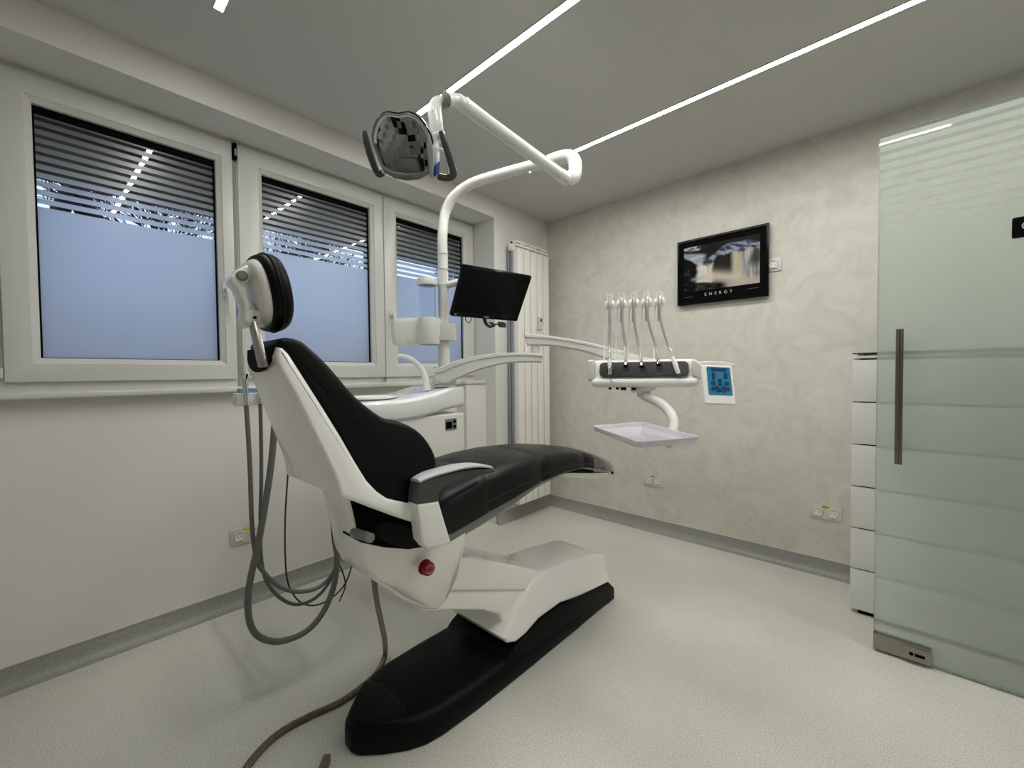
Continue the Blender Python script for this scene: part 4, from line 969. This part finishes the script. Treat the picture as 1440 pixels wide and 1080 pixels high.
# control panel
kC = V((1.816, -1.2, 1.146)); kX = V((.725, .687, -.05)).normalized(); kZ = V((-.163, .241, .957)); kZ = (kZ-kX*kZ.dot(kX)).normalized(); kN = kX.cross(kZ)
if kN.dot(CAM-kC) < 0: kN = -kN
def kpl(bm, w, h, r, x, z, n0, t, ir=0):
    R = []
    for k, off in ((0, 0), (t-ir, 0), (t, ir)): R.append([kC+kX*(x+a)+kZ*(z+b_)+kN*(n0+k) for a, b_ in inset(rrect(w, h, r, 3), off)])
    loft(bm, R)
bm = B(); kpl(bm, .126, .165, .006, 0, 0, -.014, .014, .003); cpn = build('control_panel', bm, M['whitebright'], dl)
bm = B(); kpl(bm, .098, .120, .005, .003, .014, -.001, .002); scn = build('keypad', bm, M['blue'], cpn, label='blue film keypad')
bm = B(); kpl(bm, .064, .014, .003, .004, .062, .0008, .0006); build('keypad_display', bm, M['navy'], scn)
for x, z, r in [(-.022, .042, .008), (-.022, .028, .008), (.028, .042, .008), (.028, .030, .008), (-.026, .004, .010), (.030, .004, .010), (.002, .016, .008), (.002, .0, .008), (-.028, -.020, .009), (-.012, -.014, .008), (.002, -.024, .009), (.017, -.014, .008), (.032, -.020, .009), (-.012, -.030, .006), (.018, -.030, .006)]:
    bm = B(); lathe(bm, [(r, .001), (r, .0018), (r*.7, .0018), (r*.7, .0024), (0, .0024)], kC+kX*(x+.002)+kZ*z, kN, 14); build('keypad_button', bm, M['navy'], scn)
# whips with rollers
whips = [(858, 849), (875, 866), (892, 884), (909.5, 902), (927, 919)]
for (u, ub) in whips:
    bm = B()
    nb = -.06
    tube(bm, [dp_(ub, 510, nb), dp_(u-6.5, 432, nb+.01), dp_(u-6, 422, nb+.012)], .0035, 8); w_ = build('whip_arm', bm, M['whitebright'], dl)
    bm = B(); tube(bm, [dp_(u-3.4, 428, nb+.03), dp_(u-3.4, 414, nb+.03), dp_(u-2, 410.5, nb+.03), dp_(u+1, 410, nb+.03), dp_(u+3.2, 413, nb+.03), dp_(u+3.4, 428, nb+.03)], .0022, 7); build('whip_hook', bm, M['whitebright'], w_)
    for s in (-1, 1):
        bm = B(); lathe(bm, [(.002, -.0105), (.012, -.009), (.019, -.004), (.0215, 0), (.019, .004), (.012, .009), (.002, .0105)], dp_(u+s*4.2, 424.5, nb+.020), dX, 20); build('roller', bm, M['whitebright'], w_)

# instruments hanging from the whips, each with its hose
def hosething(name, label, cat, pts, r, m, parts, grp='instruments on the delivery unit'):
    t = thing(name, label, cat, pts[-1], grp)
    bm = B(); tube(bm, pts, r, 9); build('hose', bm, m, t)
    for nm, mm, fn in parts:
        bm = B(); fn(bm); build(nm, bm, mm, t, ang=45)
    return t
nb = -.045
pf = .045
def bend(u0, u1, v1, sway=0): return [dp_(u0-1, 450, nb-.02), dp_(u0-.5, 424, nb-.012), dp_(u0, 417, nb+.01), dp_(u0+.6, 426, nb+.028), dp_(u0+.8+sway*.3, 450, nb+.035), dp_(u0+(u1-u0)*.6+sway, 485, nb+.055), dp_(u1-(u1-u0)*.08, v1-9, pf-.012), dp_(u1, v1, pf)]
hosething('air_water_syringe', 'chrome air and water syringe with a hooked nozzle, at the left end of the pad', 'dental instrument', bend(858, 859, 505), .0058, M['hoselight'], [
    ('syringe_body', M['whitebright'], lambda b: tube(b, [dp_(859, 500, pf-.006), dp_(859.3, 510, pf), dp_(859.6, 516, pf+.003)], [.005, .009, .009], 12)),
    ('syringe_head', M['chrome'], lambda b: (lathe(b, [(.0, 0), (.0085, .0), (.010, .006), (.009, .018), (.010, .024), (.006, .032), (0, .032)], dp_(860, 526, pf+.006), dZ, 14), box(b, dp_(862.5, 517, pf+.008), (.008, .008, .012), dX, dN, dZ))),
    ('nozzle', M['chrome'], lambda b: tube(b, [dp_(860, 526, pf+.008), dp_(860.3, 532, pf+.012), dp_(861.5, 535, pf+.014), dp_(864, 537.5, pf+.014)], .0018, 8))])
for k, (u0, u1, v1, sway, lab) in enumerate([(875, 881, 512, 1.5, 'grey hose with chrome coupling beside the syringe, second from left on the pad'), (892, 902, 513, 0, 'grey hose with chrome coupling in the middle of the five instruments'), (910, 924, 511, 2, 'grey hose with chrome coupling next to the white scaler handle')]):
    def cp(b, u1=u1, v1=v1): tube(b, [dp_(u1-.4, v1-6, pf-.008), dp_(u1, v1, pf), dp_(u1+.2, v1+2, pf+.003)], [.006, .0075, .0075], 12)
    def bk(b, u1=u1, v1=v1): lathe(b, [(0, 0), (.0085, .0), (.0095, .006), (.0085, .012), (.0, .012)], dp_(u1+.4, v1+4.5, pf+.004), dZ, 16)
    hosething('instrument_hose', lab, 'dental instrument', bend(u0, u1, v1-4, sway), .006, M['hoselight'], [('coupling', M['chrome'], cp), ('connector', M['blackmatte'], bk)])
hosething('scaler', 'white ultrasonic scaler handle at the right end of the pad', 'dental instrument', bend(927, 943, 507, 0), .0055, M['hoselight'], [
    ('handle', M['whitebright'], lambda b: tube(b, [dp_(942, 503, pf-.004), dp_(945, 512, pf+.002), dp_(948, 522, pf+.010), dp_(949.5, 526, pf+.012)], [.007, .0105, .0095, .0075], 14)),
    ('scaler_tip', M['greydark'], lambda b: tube(b, [dp_(949, 525, pf+.011), dp_(951, 531, pf+.014)], [.0075, .005], 12, smooth=False))])

# tray arm and tray
tc = CAM+(V((1.809, -1.886, 1.027))-CAM)*1.10
tX = V((.828, -.549, -.03)).normalized(); tY = V((.559, .825, .03)); tY = (tY-tX*tY.dot(tX)).normalized(); tZ = tX.cross(tY)
if tZ.z < 0: tZ = -tZ
TD = (tc-CAM).dot(FW)
bm = B(); tube(bm, [dp_(905, 552, -.01), dp_(905, 556, .0), atd(916, 561, DD-.03), atd(930, 568, DD-.10), atd(943, 581, DD-.2), atd(948, 597, DD-.3), tc+tY*.075+tX*.035-tZ*.038], [.018, .020, .0205, .0205, .019, .018, .016], 14, 6); build('tray_arm', bm, M['white'], dl)
bm = B(); R = []
for k, off in ((-.032, .03), (-.019, .025)): R.append([tc+tX*a+tY*b_+tZ*k for a, b_ in inset(rrect(.16, .12, .02, 4), 0)])
loft(bm, R); build('tray_support', bm, M['whitebright'], dl)
W_, H_ = .285*1.10, .185*1.10
bm = B(); out = rrect(W_, H_, .018, 5)
def trr(z, off): return [tc+tX*a+tY*b_+tZ*z for a, b_ in (inset(out, off) if off else out)]
loft(bm, [trr(-.017, .014), trr(-.014, .008), trr(-.004, .003), trr(.0, .0), trr(.003, .0), trr(.003, .003), trr(.0, .007), trr(-.010, .012), trr(-.0135, .018)]);
tag(build('instrument_tray', bm, M['tray'], ang=50), 'empty clear lilac plastic tray held below the delivery unit', 'tray')

# ------------------------------------------------------------------ suction holder and hoses
HX = .58
def hx(u, v, X=HX): return at(u, v, 0, X)
sh_ = thing('suction_holder', 'off-white holder block for the suction hoses, behind the backrest', 'holder', hx(357, 568))
q0, q1 = hx(333, 562), hx(383, 562)
bm = B(); bb(bm, (HX-.06, q0.y, q0.z-.024), (HX+.002, q1.y+.02, q0.z+.022)); build('holder_block', bm, M['offwhite'], sh_, bev=.006)
bm = B(); bb(bm, (HX-.05, q0.y+.012, q0.z+.02), (HX-.012, q1.y+.005, q0.z+.040)); build('selector', bm, M['bluepale'], sh_, bev=.006, label='pale blue selector on the holder')
bm = B(); tube(bm, [V((HX-.01, q1.y+.01, q0.z)), V((HX-.02, -2.3, q0.z)), V((HX-.06, -2.12, q0.z-.03)), V((HX-.06, -2.05, q0.z-.06))], .016, 10); build('holder_arm', bm, M['offwhite'], sh_)
def hang(name, label, cat, pts, r, m, parts=(), X=HX, grp='suction hoses by the window'):
    t = thing(name, label, cat, hx(*pts[0], X), grp)
    P = [hx(u, v, X) for u, v in pts]
    # route the end into the unit
    bm = B(); tube(bm, P, r, 9, 6); build('hose', bm, m, t)
    for nm, mm, fn in parts:
        bm = B(); fn(bm); build(nm, bm, mm, t)
    return t
X1 = HX+.034
hang('suction_hose', 'slim grey suction hose hanging at the left under a tall chrome suction handle', 'hose', [(346, 567), (349, 610), (352, 670), (354.5, 740), (361, 787), (373, 807), (393, 825), (416, 832), (444, 828), (464, 812), (474, 790), (478, 750), (478, 715), (484, 690), (505, 668), (540, 655)], .0078, M['hose'], [
    ('suction_handle', M['chrome'], lambda b: (tube(b, [hx(347, 570, X1), hx(345, 545, X1), hx(344.5, 534, X1)], [.0095, .0095, .011], 14, smooth=False), tube(b, [hx(344.4, 533.5, X1), hx(344, 526, X1)], [.011, .017], 14, smooth=False))),
    ('suction_tube', M['pvc'], lambda b: tube(b, [hx(343.6, 526, X1), hx(343.4, 500, X1)], .009, 12, smooth=False))], X1)
hang('suction_hose', 'slim grey suction hose under the short chrome handle with a black tip', 'hose', [(366, 567), (367, 610), (367.5, 670), (366, 740), (368, 790), (375.5, 818), (393, 840), (416, 850), (442, 842), (462, 820), (474, 790), (480, 750), (483, 715), (488, 692), (510, 672), (545, 660)], .0066, M['hose'], [
    ('suction_handle', M['chrome'], lambda b: tube(b, [hx(366, 568, HX+.014), hx(365, 545, HX+.014), hx(364.4, 537, HX+.014)], [.008, .008, .0095], 14, smooth=False)),
    ('suction_tip', M['blackmatte'], lambda b: tube(b, [hx(364.4, 537, HX+.014), hx(364, 528, HX+.014)], [.0095, .0085], 14, smooth=False))], HX+.014)
X2 = HX+.062
hang('suction_hose', 'thick grey suction hose looping lowest, nearly to the floor', 'hose', [(388, 566), (386, 600), (381, 655), (372, 715), (362, 770), (352, 815), (348.5, 850), (353, 880), (367, 897), (393, 902), (427, 890), (451, 866), (467, 832), (473.5, 795), (474, 745), (476, 700), (498, 668), (535, 648)], .0115, M['hose'], (), X2)
hang('thin_cable', 'thin dark cable hanging beside the backrest shell and curving above the floor', 'cable', [(407, 600), (405.5, 655), (401, 730), (402, 800), (409, 830), (424.5, 848), (444, 851), (464.5, 842), (484, 823), (495, 795), (500, 770), (502, 745)], .0032, M['cable'], (), HX-.02, 'cables by the window')
hang('thin_cable', 'thin dark cable ending loose beside the hoses', 'cable', [(465, 695), (466, 740), (471, 780), (480, 800), (485.5, 818), (484, 830), (477, 846)], .003, M['cable'], (), HX-.05, 'cables by the window')

# ------------------------------------------------------------------ light, world, camera
w = bpy.data.worlds.new('overcast'); bpy.context.scene.world = w; w.use_nodes = True
bg = w.node_tree.nodes['Background']; bg.inputs['Color'].default_value = (.62, .75, 1.0, 1); bg.inputs['Strength'].default_value = 1.5

cd = bpy.data.cameras.new('camera'); co = bpy.data.objects.new('camera', cd); COL.objects.link(co)
cd.sensor_fit = 'HORIZONTAL'; cd.sensor_width = 36; cd.lens = 36*FPX/1440; cd.clip_start = .02
mw = Matrix((RT, UP, -FW)).transposed().to_4x4(); mw.translation = CAM; co.matrix_world = mw
s = bpy.context.scene; s.camera = co
s.view_settings.view_transform = 'Standard'; s.view_settings.look = 'None'; s.view_settings.exposure = .07; s.view_settings.gamma = .93
s.cycles.use_denoising = True
s.cycles.max_bounces = 10; s.cycles.diffuse_bounces = 6; s.cycles.glossy_bounces = 5; s.cycles.transmission_bounces = 8; s.cycles.transparent_max_bounces = 10
s.cycles.sample_clamp_indirect = 6; s.cycles.caustics_reflective = False; s.cycles.caustics_refractive = False
